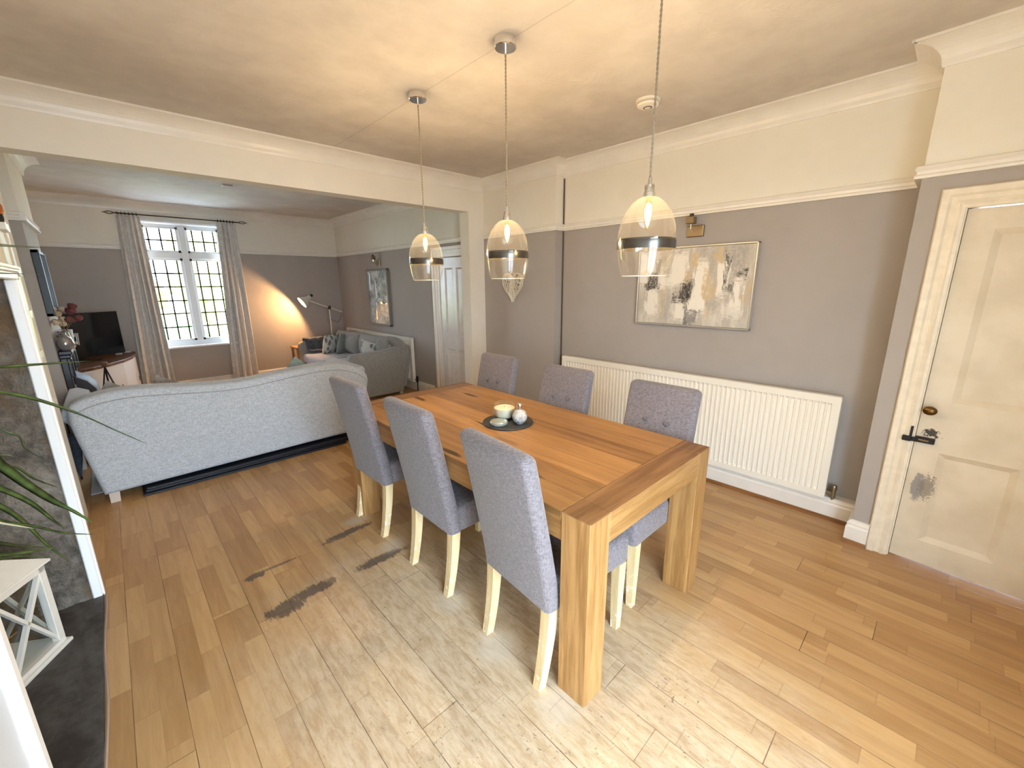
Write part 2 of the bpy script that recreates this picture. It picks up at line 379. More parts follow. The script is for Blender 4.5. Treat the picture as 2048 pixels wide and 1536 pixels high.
def floorm():
    g = G('worn_oak_floor_planks'); p = g.pos(False); X, Y, Z = g.xyz(p)
    u = g.ma('DIVIDE', g.ma('SUBTRACT', X, .262), .149); bi = g.ma('FLOOR', u); fu = g.ma('FRACT', u)
    v = g.ma('ADD', g.ma('DIVIDE', Y, 1.85), g.ma('MULTIPLY', g.wn(bi), 5.0)); bj = g.ma('FLOOR', v); fv = g.ma('FRACT', v)
    s2 = g.ma('MULTIPLY', u, 2.0); si = g.ma('FLOOR', s2); fs = g.ma('FRACT', s2)
    w = g.ma('ADD', g.ma('DIVIDE', Y, .47), g.ma('MULTIPLY', g.wn(g.ma('ADD', si, 31.0)), 9.0)); sj = g.ma('FLOOR', w); fw_ = g.ma('FRACT', w)
    rs = g.wn(si, sj, bj); rb = g.wn(bi, bj, 4.0)
    q = g.n('ShaderNodeVectorMath', operation='ADD'); g.set(q.inputs[0], g.scale(p, (26, 2.2, 1))); g.set(q.inputs[1], g.vec(g.ma('MULTIPLY', rs, 50.0), g.ma('MULTIPLY', rb, 30.0), 0.0))
    gr = g.noise(q.outputs[0], 1.0, 5, .6, .9); fine = g.noise(g.scale(p, (150, 9, 1)), 1, 3, .6)
    t = g.ma('ADD', g.ma('MULTIPLY', rs, .30), g.ma('ADD', g.ma('MULTIPLY', gr, .57), g.ma('MULTIPLY', fine, .13)))
    c = g.mix(g.ss(t, .12, .9), lin(160, 118, 72), lin(210, 170, 116))
    c = g.mix(g.ma('MULTIPLY', rb, .14), c, lin(160, 118, 74))
    stk = g.ss(g.noise(g.scale(p, (95, 3.5, 1)), 1, 4, .7, .6), .60, .74)
    c = g.mix(g.ma('MULTIPLY', stk, .4), c, lin(138, 98, 58))
    # worn, greyed traffic zone round the table
    ex = g.ma('DIVIDE', g.ma('SUBTRACT', X, .95), 1.0); ey = g.ma('DIVIDE', g.ma('SUBTRACT', Y, .95), 1.5)
    d = g.ma('SQRT', g.ma('ADD', g.ma('MULTIPLY', ex, ex), g.ma('MULTIPLY', ey, ey)))
    big = g.noise(p, 2.3, 5, .6); d = g.ma('ADD', d, g.ma('MULTIPLY', g.ma('SUBTRACT', big, .5), .9))
    wear = g.ss(d, .45, 1.15, 1, 0)
    mot = g.noise(g.scale(p, (22, 5, 1)), 1.8, 7, .75, .3)
    wc = g.mix(g.ss(mot, .34, .66), lin(172, 154, 128), lin(216, 202, 178))
    c = g.mix(g.ma('MULTIPLY', wear, .6), c, wc)
    sp = g.ma('MULTIPLY', g.ss(g.noise(g.scale(p, (1, .6, 1)), 85, 3, .7, .8), .62, .68), wear)
    sp = g.ma('MULTIPLY', sp, g.ss(g.noise(p, 4.5, 3), .42, .58))
    c = g.mix(g.ma('MULTIPLY', sp, .7), c, lin(92, 78, 64))
    # dark scuffed patches left by furniture feet: long across the planks
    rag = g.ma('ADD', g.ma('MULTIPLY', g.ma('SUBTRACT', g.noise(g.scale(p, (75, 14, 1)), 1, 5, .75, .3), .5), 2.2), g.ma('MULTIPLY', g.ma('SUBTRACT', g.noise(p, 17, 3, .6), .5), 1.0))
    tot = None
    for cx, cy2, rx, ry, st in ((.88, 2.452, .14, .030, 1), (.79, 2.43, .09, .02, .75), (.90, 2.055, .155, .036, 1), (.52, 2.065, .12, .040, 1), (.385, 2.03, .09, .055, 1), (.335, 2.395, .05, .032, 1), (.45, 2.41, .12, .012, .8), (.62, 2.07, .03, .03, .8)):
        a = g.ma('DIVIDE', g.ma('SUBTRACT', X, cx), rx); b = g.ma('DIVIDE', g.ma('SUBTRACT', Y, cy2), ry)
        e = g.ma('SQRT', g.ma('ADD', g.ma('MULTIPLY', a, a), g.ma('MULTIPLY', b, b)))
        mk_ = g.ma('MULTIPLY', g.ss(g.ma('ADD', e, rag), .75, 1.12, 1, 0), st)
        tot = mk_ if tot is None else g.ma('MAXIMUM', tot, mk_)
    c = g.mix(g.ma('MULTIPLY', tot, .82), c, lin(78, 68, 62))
    scr = g.ma('MULTIPLY', g.ss(g.ma('ABSOLUTE', g.ma('SUBTRACT', g.noise(p, 26, 1.5, .5, .6), .5)), .004, .014, 1, 0), g.ss(g.noise(p, 55, 2), .45, .6))
    for cx, cy2, rx, ry in ((.83, .72, .07, .12), (1.04, .74, .06, .05), (1.35, .50, .10, .10), (.95, .55, .1, .1), (.55, .95, .12, .2)):
        a = g.ma('DIVIDE', g.ma('SUBTRACT', X, cx), rx); b = g.ma('DIVIDE', g.ma('SUBTRACT', Y, cy2), ry)
        e = g.ma('SQRT', g.ma('ADD', g.ma('MULTIPLY', a, a), g.ma('MULTIPLY', b, b)))
        c = g.mix(g.ma('MULTIPLY', g.ma('MULTIPLY', g.ss(g.ma('ADD', e, rag), .5, 1.1, 1, 0), scr), .7), c, lin(86, 76, 66))
    # rubbed pale halo beside the chair feet
    for cx, cy2, rx, ry in ((.98, 2.55, .13, .07), (1.02, 2.12, .12, .08), (1.0, 1.5, .1, .1), (.98, 1.14, .12, .12), (1.0, .78, .14, .1)):
        a = g.ma('DIVIDE', g.ma('SUBTRACT', X, cx), rx); b = g.ma('DIVIDE', g.ma('SUBTRACT', Y, cy2), ry)
        e = g.ma('SQRT', g.ma('ADD', g.ma('MULTIPLY', a, a), g.ma('MULTIPLY', b, b)))
        c = g.mix(g.ma('MULTIPLY', g.ss(g.ma('ADD', e, g.ma('MULTIPLY', rag, .5)), .3, 1.1, 1, 0), .45), c, lin(202, 192, 178))
    eu = g.ma('MINIMUM', fu, g.ma('SUBTRACT', 1.0, fu)); ev = g.ma('MINIMUM', fv, g.ma('SUBTRACT', 1.0, fv))
    es = g.ma('MINIMUM', fs, g.ma('SUBTRACT', 1.0, fs)); ew = g.ma('MINIMUM', fw_, g.ma('SUBTRACT', 1.0, fw_))
    c = g.mix(g.ss(es, .006, .02, .22, 0), c, lin(110, 80, 48)); c = g.mix(g.ss(ew, .002, .006, .25, 0), c, lin(110, 80, 48))
    gap = g.ma('MAXIMUM', g.ss(eu, .004, .012, 1, 0), g.ss(ev, .0004, .0011, 1, 0))
    gs = g.ss(g.noise(p, 2.6, 3), .3, .7, .25, .95)
    c = g.mix(g.ma('MULTIPLY', gap, gs, clamp=True), c, lin(70, 48, 30))
    g.col(c); g.set(g.b.inputs['Roughness'], g.ma('ADD', .36, g.ma('MULTIPLY', wear, .18)))
    g.bump(g.ma('SUBTRACT', g.ma('MULTIPLY', gr, .25), gap), .35, .002); return g.m
FLOOR = floorm()

# ================================================================ THE ROOM
RY0 = -.86
ZC, ZP, ZB = 2.634, 2.033, 2.3035          # dining ceiling, picture rail underside, beam soffit
XR, XF, YB, YB2 = 3.32, 3.206, 3.815, 3.97
XL, YW, ZL = 3.162, 7.93, 2.66             # living: right wall, window wall, ceiling
DROT = Matrix.Translation((3.026, 0, 0)) @ Matrix.Rotation(-math.atan(.058), 4, 'Z')   # door wall frame: x out of room, y along

bm = B(); box(bm, (-1.2, RY0-.14, -.12), (3.6, 8.2, 0)); struct('floor', bm, FLOOR)
bm = B(); box(bm, (-1.2, RY0-.14, ZC), (3.6, YB, ZC+.1)); struct('ceiling', bm, CEIL)
bm = B(); box(bm, (-1.2, YB2, ZL), (3.5, 8.2, ZL+.1)); struct('ceiling_living', bm, CEIL)

def wall2(name, boxes_grey, boxes_white=()):
    r = bpy.data.objects.new(name, None); COL.objects.link(r); r['kind'] = 'structure'
    bm = B(); [box(bm, *b) for b in boxes_grey]; mk('lower_wall_paint', bm, GREY, r)
    if boxes_white:
        bm = B(); [box(bm, *b) for b in boxes_white]; mk('upper_wall_paint', bm, WHITE, r)
    return r
ZS = ZP+.02
wall2('wall_right', [((XR, .0, 0), (3.6, 2.75, ZS)), ((XF, 2.75, 0), (3.6, YB, ZS))],
      [((XR, .0, ZS), (3.6, 2.75, ZC)), ((XF, 2.75, ZS), (3.6, YB, ZC))])
# door wall (turned a little), with its opening
def dbox(bm, a, b, bev=0): return box(bm, a, b, bev, 2, DROT)
r = bpy.data.objects.new('wall_door', None); COL.objects.link(r); r['kind'] = 'structure'
bm = B(); dbox(bm, (0, .045, 0), (.35, .22, ZS)); dbox(bm, (0, -.80, 1.885), (.35, .045, ZS)); dbox(bm, (0, -.85, 0), (.35, -.80, ZS)); mk('lower_wall_paint', bm, GREY, r)
bm = B(); dbox(bm, (0, -.85, ZS), (.35, .22, ZC)); mk('upper_wall_paint', bm, WHITE, r)
# beam wall between the two rooms
bm = B(); box(bm, (-1.2, YB, ZB), (XF, YB2, ZC+.02)); box(bm, (2.993, YB, 0), (XF+.02, YB2, ZB)); box(bm, (-1.2, YB, 0), (-.345, YB2, ZB)); struct('wall_beam', bm, WHITE)
# living walls
wall2('wall_living_right', [((XL, YB2, 0), (3.5, YW, ZS))], [((XL, YB2, ZS), (3.5, YW, ZL))])
WX0, WX1, WZ0, WZ1 = .44, 1.46, .665, 2.46
wall2('wall_window', [((-1.2, YW, 0), (WX0, 8.15, ZS)), ((WX1, YW, 0), (3.5, 8.15, ZS)), ((WX0, YW, 0), (WX1, 8.15, WZ0))],
      [((-1.2, YW, ZS), (WX0, 8.15, ZL)), ((WX1, YW, ZS), (3.5, 8.15, ZL)), ((WX0, YW, WZ1), (WX1, 8.15, ZL))])
wall2('wall_living_left', [((-1.2, YB2, 0), (-.85, YW, ZS)), ((-.85, 5.0, 0), (-.37, 6.0, ZS))], [((-1.2, YB2, ZS), (-.85, YW, ZL)), ((-.85, 5.0, ZS), (-.37, 6.0, ZL))])
# dining left: alcove walls and chimney breast with the open fireplace
OY0, OY1, OZ = 1.225, 2.76, 1.575
bm = B(); box(bm, (-1.2, 2.87, 0), (-.62, YB, ZC)); box(bm, (-1.2, RY0, 0), (-.62, .95, ZC)); box(bm, (-.62, .95, 0), (-.285, OY0-.005, ZC)); box(bm, (-.62, OY1+.03, 0), (-.285, 2.87, ZC)); box(bm, (-.62, OY0-.005, OZ), (-.285, OY1+.03, ZC)); box(bm, (-1.2, .95, OZ), (-.62, 2.87, ZC)); struct('wall_left', bm, WHITE)
bm = B(); box(bm, (-1.2, OY1+.03, 0), (-.285, OY1+.035, OZ)); box(bm, (-1.2, OY0-.03, 0), (-.95, OY1+.03, OZ)); box(bm, (-.95, OY0-.03, 0), (-.62, OY0-.006, OZ))
# uneven skin on the far reveal
n = 26; vs = [[bm.verts.new((-.95+.665*i/n, OY1+.012+.018*noise.noise(Vector((i*.31, j*.33, 2)))+.008*noise.noise(Vector((i*.9, j*.9, 5))), OZ*j/(2*n))) for j in range(2*n+1)] for i in range(n+1)]
for i in range(n):
    for j in range(2*n): bm.faces.new((vs[i][j], vs[i+1][j], vs[i+1][j+1], vs[i][j+1]))
struct('wall_fireplace', bm, STONE, smooth=True)
bm = B(); box(bm, (-.95, OY0-.03, 0), (-.262, OY1+.02, .012), .004); struct('floor_hearth', bm, HEARTH)
bm = B(); tube(bm, [(-.256+.004*math.sin(k*.9), 1.0+k*.11, .006) for k in range(17)], .006, 6); struct('trim_hearth', bm, plain('pale_edge_strip', lin(176, 150, 128), .5))
# rear wall with glazed garden doors just behind the camera
RY = -.86
bm = B(); box(bm, (-1.2, RY-.14, 0), (-.45, RY, ZC)); box(bm, (1.0, RY-.14, 0), (3.6, RY, ZC)); box(bm, (-.45, RY-.14, 2.14), (1.0, RY, ZC)); struct('wall_rear', bm, WHITE)
w2 = bpy.data.objects.new('window_2', None); COL.objects.link(w2); w2['kind'] = 'structure'
bm = B(); ya, yb = RY-.11, RY-.04
box(bm, (-.45, ya, 0), (-.38, yb, 2.14)); box(bm, (.93, ya, 0), (1.0, yb, 2.14)); box(bm, (.23, ya, 0), (.32, yb, 2.14)); box(bm, (-.38, ya, 2.07), (.93, yb, 2.14)); box(bm, (-.38, ya, 0), (.93, yb, .09)); mk('frame', bm, PVC, w2)
for a, b in ((-.38, .23), (.32, .93)):
    bm = B(); box(bm, (a, RY-.08, .09), (b, RY-.075, 2.07)); mk('pane', bm, PANE, w2)

# --- cornices, rails, skirtings
def cove(R=.105, n=7):
    pr = [(0, 0), (0, -R-.012), (.008, -R-.012), (.012, -R)]
    for i in range(1, n): a = PI/2*i/n; pr.append((.012+(R-.012)*(1-math.cos(a)), -R+(R-.014)*math.sin(a)))
    return pr+[(R, -.012), (R+.012, -.012), (R+.012, 0)]
RAIL = [(0, 0), (.028, 0), (.03, .012), (.02, .02), (.022, .034), (.03, .042), (.026, .056), (.008, .062), (0, .062)]
SKIRT = [(0, 0), (.022, 0), (.022, .10), (.014, .112), (.02, .122), (.01, .14), (0, .145)]
def run(name, prof, segs, z, mat):
    bm = B()
    for p0, p1, nv, *mt in segs: sweep(bm, prof, (*p0, z), (*p1, z), (*nv, 0), *mt)
    return struct(name, bm, mat)
dn = (DROT.to_3x3() @ Vector((-1, 0, 0)))[:2]
def dp(y, x=0): return tuple((DROT @ Vector((x, y, 0)))[:2])
CV = cove()
PD_ = dp(.22)
STEPS = [((XR, .22), (XR, 2.75), (-1, 0), -1, -1), ((XF, 2.75), (XF, YB), (-1, 0), 1, -1), ((XR, 2.75), (XF, 2.75), (0, -1), -1, 1), (dp(-.84), PD_, dn, 0, 1), (PD_, (XR, PD_[1]), (0, 1), 1, -1)]
run('trim_1', CV, STEPS+[((-.6, YB), (XF, YB), (0, -1), 0, -1)], ZC, GLOSSW)
CV2 = cove(.115)
run('trim_2', CV2, [((XL, YB2), (XL, YW), (-1, 0)), ((-.85, YW), (XL, YW), (0, -1)), ((-.37, 4.9), (-.37, 6.1), (1, 0)), ((-.85, 5.0), (-.27, 5.0), (0, -1)), ((-.85, YB2), (-.85, 5), (1, 0))], ZL, GLOSSW)
run('trim_3', RAIL, STEPS, ZP, GLOSSW)
run('trim_4', RAIL, [((XL, YB2), (XL, YW), (-1, 0)), ((-.85, YW), (WX0, YW), (0, -1)), ((WX1, YW), (XL, YW), (0, -1)), ((-.37, 4.97), (-.37, 6.03), (1, 0)), ((-.85, 5.0), (-.34, 5.0), (0, -1))], ZP, GLOSSW)
run('baseboard_right', SKIRT, [((XR-.06, PD_[1]), (XR-.06, 2.75), (-1, 0), -1, 0), ((XF, 2.75), (XF, YB), (-1, 0), 0, -1), (dp(.135), PD_, dn, 0, 1), (PD_, (XR, PD_[1]), (0, 1), 1, -1)], 0, GLOSSW)
bm = B(); box(bm, (XR-.06, .2, 0), (XR, 2.75, .145)); struct('baseboard_right_ledge', bm, GLOSSW)
run('baseboard_living', SKIRT, [((XL, 4.9), (XL, YW), (-1, 0)), ((-.85, YW), (XL, YW), (0, -1)), ((-.85, YB2), (-.85, 5), (1, 0)), ((-.85, 5), (-.37, 5), (0, -1))], 0, GLOSSW)
SCOT = wood('dark_beading_strip', lin(112, 70, 34), lin(150, 100, 54), 'y')
bm = B(); sweep(bm, [(0, 0), (.024, 0), (.022, .008), (.008, .02), (0, .02)], (XR-.082, .25, 0), (XR-.082, 2.75, 0), (-1, 0, 0)); sweep(bm, [(0, 0), (.02, 0), (.006, .02), (0, .02)], (*dp(.135, -.022), 0), (*dp(.245, -.022), 0), (*dn, 0)); struct('trim_5', bm, SCOT)
# corner pipe; its dark length on the white wall stands for a shadow line
bm = B(); tube(bm, [(XR-.008, 2.742, .15), (XR-.008, 2.742, 2.50)], .007, 8); mk('heating_pipe', bm, plain('pipe_and_shadow_brown', lin(84, 74, 62), .5), label='thin dark pipe and painted shadow line in the corner left of the long radiator', cat='pipe', smooth=True)

# --- door 1 (near right)
d1 = bpy.data.objects.new('door_1', None); COL.objects.link(d1); d1['kind'] = 'structure'
bm = B(); dx = .022
def dpanel(bm, y0, y1, z0, z1):     # framed recess drawn as four sloped faces and a flat field
    a, b = .028, .016
    P = lambda y, z, x: bm.verts.new(DROT @ Vector((x, y, z)))
    o = [P(y0, z0, dx), P(y1, z0, dx), P(y1, z1, dx), P(y0, z1, dx)]; i = [P(y0+a, z0+a, dx+b), P(y1-a, z0+a, dx+b), P(y1-a, z1-a, dx+b), P(y0+a, z1-a, dx+b)]
    for k in range(4): bm.faces.new((o[k], o[(k+1) % 4], i[(k+1) % 4], i[k]))
    bm.faces.new(i)
ys = [-.775, -.59, -.375, -.262, -.047, .034]; zs = [.008, .14, .655, .93, 1.775, 1.872]
ys = [-.775, -.68, -.45, -.355, -.125+.0, .034]
ys = [-.79, -.70, -.44, -.345, -.066, .034]
for i in range(5):
    for j in range(5):
        if i in (1, 3) and j in (1, 3): dpanel(bm, ys[i], ys[i+1], zs[j], zs[j+1])
        else:
            q = [bm.verts.new(DROT @ Vector((dx, y, z))) for y, z in ((ys[i], zs[j]), (ys[i+1], zs[j]), (ys[i+1], zs[j+1]), (ys[i], zs[j+1]))]; bm.faces.new(q)
bmesh.ops.remove_doubles(bm, verts=bm.verts[:], dist=1e-4)
dbox(bm, (dx+.018, -.79, .008), (dx+.05, .034, 1.872))
def doorm():
    g = G('worn_white_door_paint'); p = g.pos(False); X, Y, Z = g.xyz(p)
    n = g.noise(p, 5, 4); c = g.mix(g.ss(n, .3, .7), lin(214, 202, 180), lin(228, 218, 198))
    def blob(cy_, cz, ry, rz, lo, hi, sc, k=1.5):
        a = g.ma('DIVIDE', g.ma('SUBTRACT', Y, cy_), ry); b = g.ma('DIVIDE', g.ma('SUBTRACT', Z, cz), rz)
        e = g.ma('SQRT', g.ma('ADD', g.ma('MULTIPLY', a, a), g.ma('MULTIPLY', b, b)))
        return g.ss(g.ma('ADD', e, g.ma('MULTIPLY', g.ma('SUBTRACT', g.noise(p, sc, 6, .75), .5), k)), lo, hi, 1, 0)
    c = g.mix(blob(-.018, .44, .03, .085, .75, .95, 40), c, lin(150, 146, 144))
    c = g.mix(g.ma('MULTIPLY', blob(-.05, .45, .04, .08, .7, .9, 90, 3.2), .8), c, lin(128, 122, 114))
    c = g.mix(blob(-.022, .752, .04, .035, .55, .7, 70, 3.6), c, lin(60, 54, 48))
    g.col(c); g.p(Roughness=.42); g.bump(g.noise(p, 30, 4), .12, .004); return g.m
dl = mk('door_leaf', bm, doorm(), d1)
ARCH = [(0, .0), (.012, .0), (.016, .012), (.022, .02), (.016, .034), (.016, .052), (.026, .062), (.028, .086), (.02, .092), (0, .092)]
bm = B()
def archi(bm, yin, zin, s):          # s=+1: jamb on the +y side; profile grows outward from the opening
    for (d0, w0), (d1_, w1) in zip(ARCH, ARCH[1:]):
        a = [DROT @ Vector((-d0, yin+s*w0, 0)), DROT @ Vector((-d1_, yin+s*w1, 0)), DROT @ Vector((-d1_, yin+s*w1, zin+w1)), DROT @ Vector((-d0, yin+s*w0, zin+w0))]
        bm.faces.new([bm.verts.new(v) for v in a])
def archtop(bm, ya, yb, zin):
    for (d0, w0), (d1_, w1) in zip(ARCH, ARCH[1:]):
        a = [DROT @ Vector((-d0, ya-w0, zin+w0)), DROT @ Vector((-d1_, ya-w1, zin+w1)), DROT @ Vector((-d1_, yb+w1, zin+w1)), DROT @ Vector((-d0, yb+w0, zin+w0))]
        bm.faces.new([bm.verts.new(v) for v in a])
archi(bm, .042, 1.878, 1); archi(bm, -.798, 1.878, -1); archtop(bm, -.798, .042, 1.878)
dbox(bm, (0, .036, 0), (.09, .046, 1.885)); dbox(bm, (0, -.80, 1.876), (.09, .046, 1.885)); dbox(bm, (.052, .02, 0), (.07, .046, 1.885))
mk('architrave', bm, plain('cracked_white_gloss', lin(232, 222, 202), .35, var=.05, vs=25, bump=.35, bs=30), d1)
kc = DROT @ Vector((dx, .0, .884)); KM = Matrix.Translation(kc) @ DROT.to_3x3().to_4x4() @ Matrix.Rotation(-PI/2, 4, 'Y')
bm = B(); lathe(bm, [(0, .0), (.016, 0), (.016, .004), (.008, .008), (.008, .03), (.02, .036), (.028, .046), (.028, .056), (.018, .064), (0, .067)], n=24, mat=KM @ Matrix.Diagonal((.8, 1, 1, 1))); mk('knob', bm, BRASS, dl, True)
bm = B(); dbox(bm, (-.006, -.042, .700), (dx, .0335, .728), .003); dbox(bm, (-.024, .02, .704), (-.005, .05, .726), .002); mk('bolt_plate', bm, BLACKMETAL, dl)
bm = B(); dbox(bm, (-.032, .046, .702), (-.014, .082, .730), .003); dbox(bm, (-.024, .046, .71), (-.012, .056, .785), .002); mk('bolt_keep', bm, BLACKMETAL, d1)
bm = B(); tube(bm, [DROT @ Vector((-.008, -.02, .715)), DROT @ Vector((-.008, .03, .716))], .005, 8); mk('bolt_bar', bm, NICKEL, dl, True)

# --- door 2 (living, right wall)
d2 = bpy.data.objects.new('door_2', None); COL.objects.link(d2); d2['kind'] = 'structure'
bm = B(); X0 = XL-.018
fy = [3.99, 4.08, 4.29, 4.36, 4.53, 4.63]; fz = [.01, .16, .72, .92, 1.74, 1.86]
for i in range(5):
    for j in range(5):
        pn = i in (1, 3) and j in (1, 3); d = .0
        o = [(X0, fy[i], fz[j]), (X0, fy[i+1], fz[j]), (X0, fy[i+1], fz[j+1]), (X0, fy[i], fz[j+1])]
        if pn:
            a = .022; inn = [(X0+.014, fy[i]+a, fz[j]+a), (X0+.014, fy[i+1]-a, fz[j]+a), (X0+.014, fy[i+1]-a, fz[j+1]-a), (X0+.014, fy[i]+a, fz[j+1]-a)]
            vo = [bm.verts.new(v) for v in o]; vi = [bm.verts.new(v) for v in inn]
            for k in range(4): bm.faces.new((vo[k], vo[(k+1) % 4], vi[(k+1) % 4], vi[k]))
            bm.faces.new(vi)
        else: bm.faces.new([bm.verts.new(v) for v in o])
bmesh.ops.remove_doubles(bm, verts=bm.verts[:], dist=1e-4)
mk('door_leaf', bm, plain('wrinkled_white_gloss', lin(222, 218, 214), .22, var=.04, vs=12, bump=.5, bs=28), d2)
bm = B()
for y0, y1 in ((4.64, 4.79), ):
    box(bm, (XL-.03, y0, 0), (XL, y1, 1.99), .006); box(bm, (XL-.045, y1-.045, 0), (XL, y1, 1.99), .006); box(bm, (XL-.038, y0+.045, 0), (XL, y0+.06, 1.98))
box(bm, (XL-.03, 3.97, 1.87), (XL, 4.66, 1.99), .006); box(bm, (XL-.045, 3.97, 1.95), (XL, 4.79, 1.995), .006); box(bm, (XL-.038, 3.97, 1.91), (XL, 4.66, 1.925))
mk('architrave', bm, GLOSSW, d2)

# --- window 1 (living)
w1 = bpy.data.objects.new('window_1', None); COL.objects.link(w1); w1['kind'] = 'structure'
FY0, FY1 = 7.95, 8.02
LEAD = plain('lead_came', lin(48, 38, 28), .6)
bm = B(); box(bm, (WX0, FY0, WZ0), (.50, FY1, WZ1)); box(bm, (1.40, FY0, WZ0), (WX1, FY1, WZ1)); box(bm, (WX0, FY0, 2.37), (WX1, FY1, WZ1)); box(bm, (WX0, FY0, WZ0), (WX1, FY1, .735)); mk('frame', bm, PVC, w1)
bm = B(); box(bm, (.905, FY0-.012, .73), (.985, FY1, 2.38), .006); mk('mullion', bm, PVC, w1)
bm = B(); box(bm, (.49, FY0-.008, 1.935), (1.41, FY1, 2.015), .006); mk('transom', bm, PVC, w1)
bm = B(); box(bm, (WX0-.0, 7.86, .64), (WX1, 8.0, .668), .008); mk('sill', bm, PVC, w1)
bm = B(); box(bm, (WX0, 7.915, 2.395), (WX1, 7.95, 2.46), .012); tube(bm, [(WX0+.01, 7.905, 2.425), (WX1-.01, 7.905, 2.425)], .024, 12); mk('roller_blind', bm, plain('white_roller_blind', lin(238, 240, 242), .7), w1)
for a, b, xs_ in ((.50, .905, (.565, .70, .834)), (.985, 1.40, (1.07, 1.20, 1.33))):
    for z0, z1, zz in ((.735, 1.935, (.945, 1.144, 1.331, 1.532, 1.722)), (2.015, 2.37, (2.182,))):
        bm = B(); box(bm, (a+.03, 7.985, z0+.03), (b-.03, 7.989, z1-.03)); mk('pane', bm, PANE, w1)
        bm = B()
        for x in xs_: box(bm, (x-.010, 7.98, z0+.03), (x+.010, 7.984, z1-.03))
        for z in zz: box(bm, (a+.03, 7.98, z-.010), (b-.03, 7.984, z+.010))
        mk('leading', bm, LEAD, w1)
        bm = B(); box(bm, (a, 7.965, z0), (a+.03, 8.0, z1)); box(bm, (b-.03, 7.965, z0), (b, 8.0, z1)); box(bm, (a, 7.965, z0), (b, 8.0, z0+.03)); box(bm, (a, 7.965, z1-.03), (b, 8.0, z1)); mk('sash', bm, PVC, w1)
for x in (.70, 1.2):
    bm = B(); box(bm, (x-.045, 7.935, 2.025), (x+.045, 7.962, 2.04), .004); mk('handle', bm, PVC, w1)

# --- garden beyond the window
bm = B(); box(bm, (-30, 8.2, -.45), (30, 14, -.38)); struct('ground_bounce_paving', bm, plain('pale_bounce_paving', lin(198, 200, 204), .9, var=.06, vs=2))  # unseen from inside; neutral paving added to keep green bounce off the ceiling
bm = B(); box(bm, (-30, -20, -.45), (30, RY0-.14, -.02)); struct('ground_terrace', bm, plain('grey_terrace_slabs', lin(150, 150, 150), .9, var=.06, vs=2))
bm = B(); box(bm, (-30, 14, -.45), (30, 45, -.4)); struct('ground', bm, plain('garden_lawn', lin(196, 205, 130), .9, var=.2, vs=1.2))
def bush(name, label, c, r, col, seed, cat, trunk=None):
    random.seed(seed); bm = B()
    bmesh.ops.create_icosphere(bm, subdivisions=4, radius=1)
    for v in bm.verts:
        k = 1+.35*noise.noise(v.co*2.2+Vector((seed, 0, 0)))+.2*noise.noise(v.co*6+Vector((seed, 3, 0)))
        v.co = Vector((c[0]+v.co.x*r[0]*k, c[1]+v.co.y*r[1]*k, c[2]+v.co.z*r[2]*k))
    m_ = plain('foliage_'+str(seed), col, .8, var=.45, vs=5)
    t = thing(name, label, cat, (c[0], c[1], -.4)); mk('foliage', bm, m_, t, True, auto=0)
    if trunk:
        bm = B(); tube(bm, [(c[0], c[1], -.42), (c[0]+.05, c[1], c[2])], [.14, .07], 8); mk('trunk', bm, plain('bark_'+str(seed), lin(110, 90, 70), .9), t, True)
bush('autumn_tree', 'orange autumn tree seen through the left panes of the leaded window', (-1.0, 18, 1.1), (2.1, 1.6, 1.5), lin(246, 195, 118), 3, 'tree', True)
bush('garden_tree', 'tall lime green tree seen through the right panes of the leaded window', (2.55, 18, 1.9), (.9, .9, 1.5), lin(205, 216, 128), 5, 'tree', True)
bush('garden_bush', 'low green bush on the lawn outside the leaded window', (1.0, 15.5, .0), (1.3, .9, .45), lin(140, 188, 112), 8, 'bush')
bush('garden_bush', 'yellow flowering bush on the lawn outside the right panes', (2.9, 14.5, .5), (.75, .7, .55), lin(240, 214, 120), 9, 'bush')

# ================================================================ DINING TABLE
TX0, TX1, TY0, TY1, TZ = 1.030, 1.999, .711, 2.673, .765
tb = thing('dining_table', 'large chunky oak dining table with square block legs', 'table', (1.515, 1.69, 0))
LW, LD, AP = .118, .125, .12
bm = B(); box(bm, (TX0+.0015, TY0+LD+.0015, TZ-.03), (TX1-.0015, TY1-LD-.0015, TZ), .002, 1); mk('tabletop', bm, TABLETOP, tb)
for y0, y1 in ((TY0, TY0+LD), (TY1-LD, TY1)):
    bm = B(); box(bm, (TX0+LW+.001, y0, TZ-AP), (TX1-LW-.001, y1, TZ), .002, 1); mk('end_board', bm, [BREAD, APRONX], tb)
    o = tb.children[-1] if False else bpy.data.objects[[x.name for x in COL.objects][-1]]
    for pl in o.data.polygons: pl.material_index = 0 if pl.normal.z > .7 else 1
for x0 in (TX0, TX1-.03):
    bm = B(); box(bm, (x0+.006, TY0+LD, TZ-AP), (x0+.024, TY1-LD, TZ-.031), .001, 1); mk('apron', bm, APRON, tb)
for x0 in (TX0, TX1-LW):
    for y0 in (TY0, TY1-LD):
        bm = B(); box(bm, (x0, y0, 0), (x0+LW, y0+LD, TZ), .0025, 1); mk('leg', bm, [LEGW, BREAD], tb)
        o = bpy.data.objects[[x.name for x in COL.objects][-1]]
        for pl in o.data.polygons: pl.material_index = 1 if pl.normal.z > .7 else 0

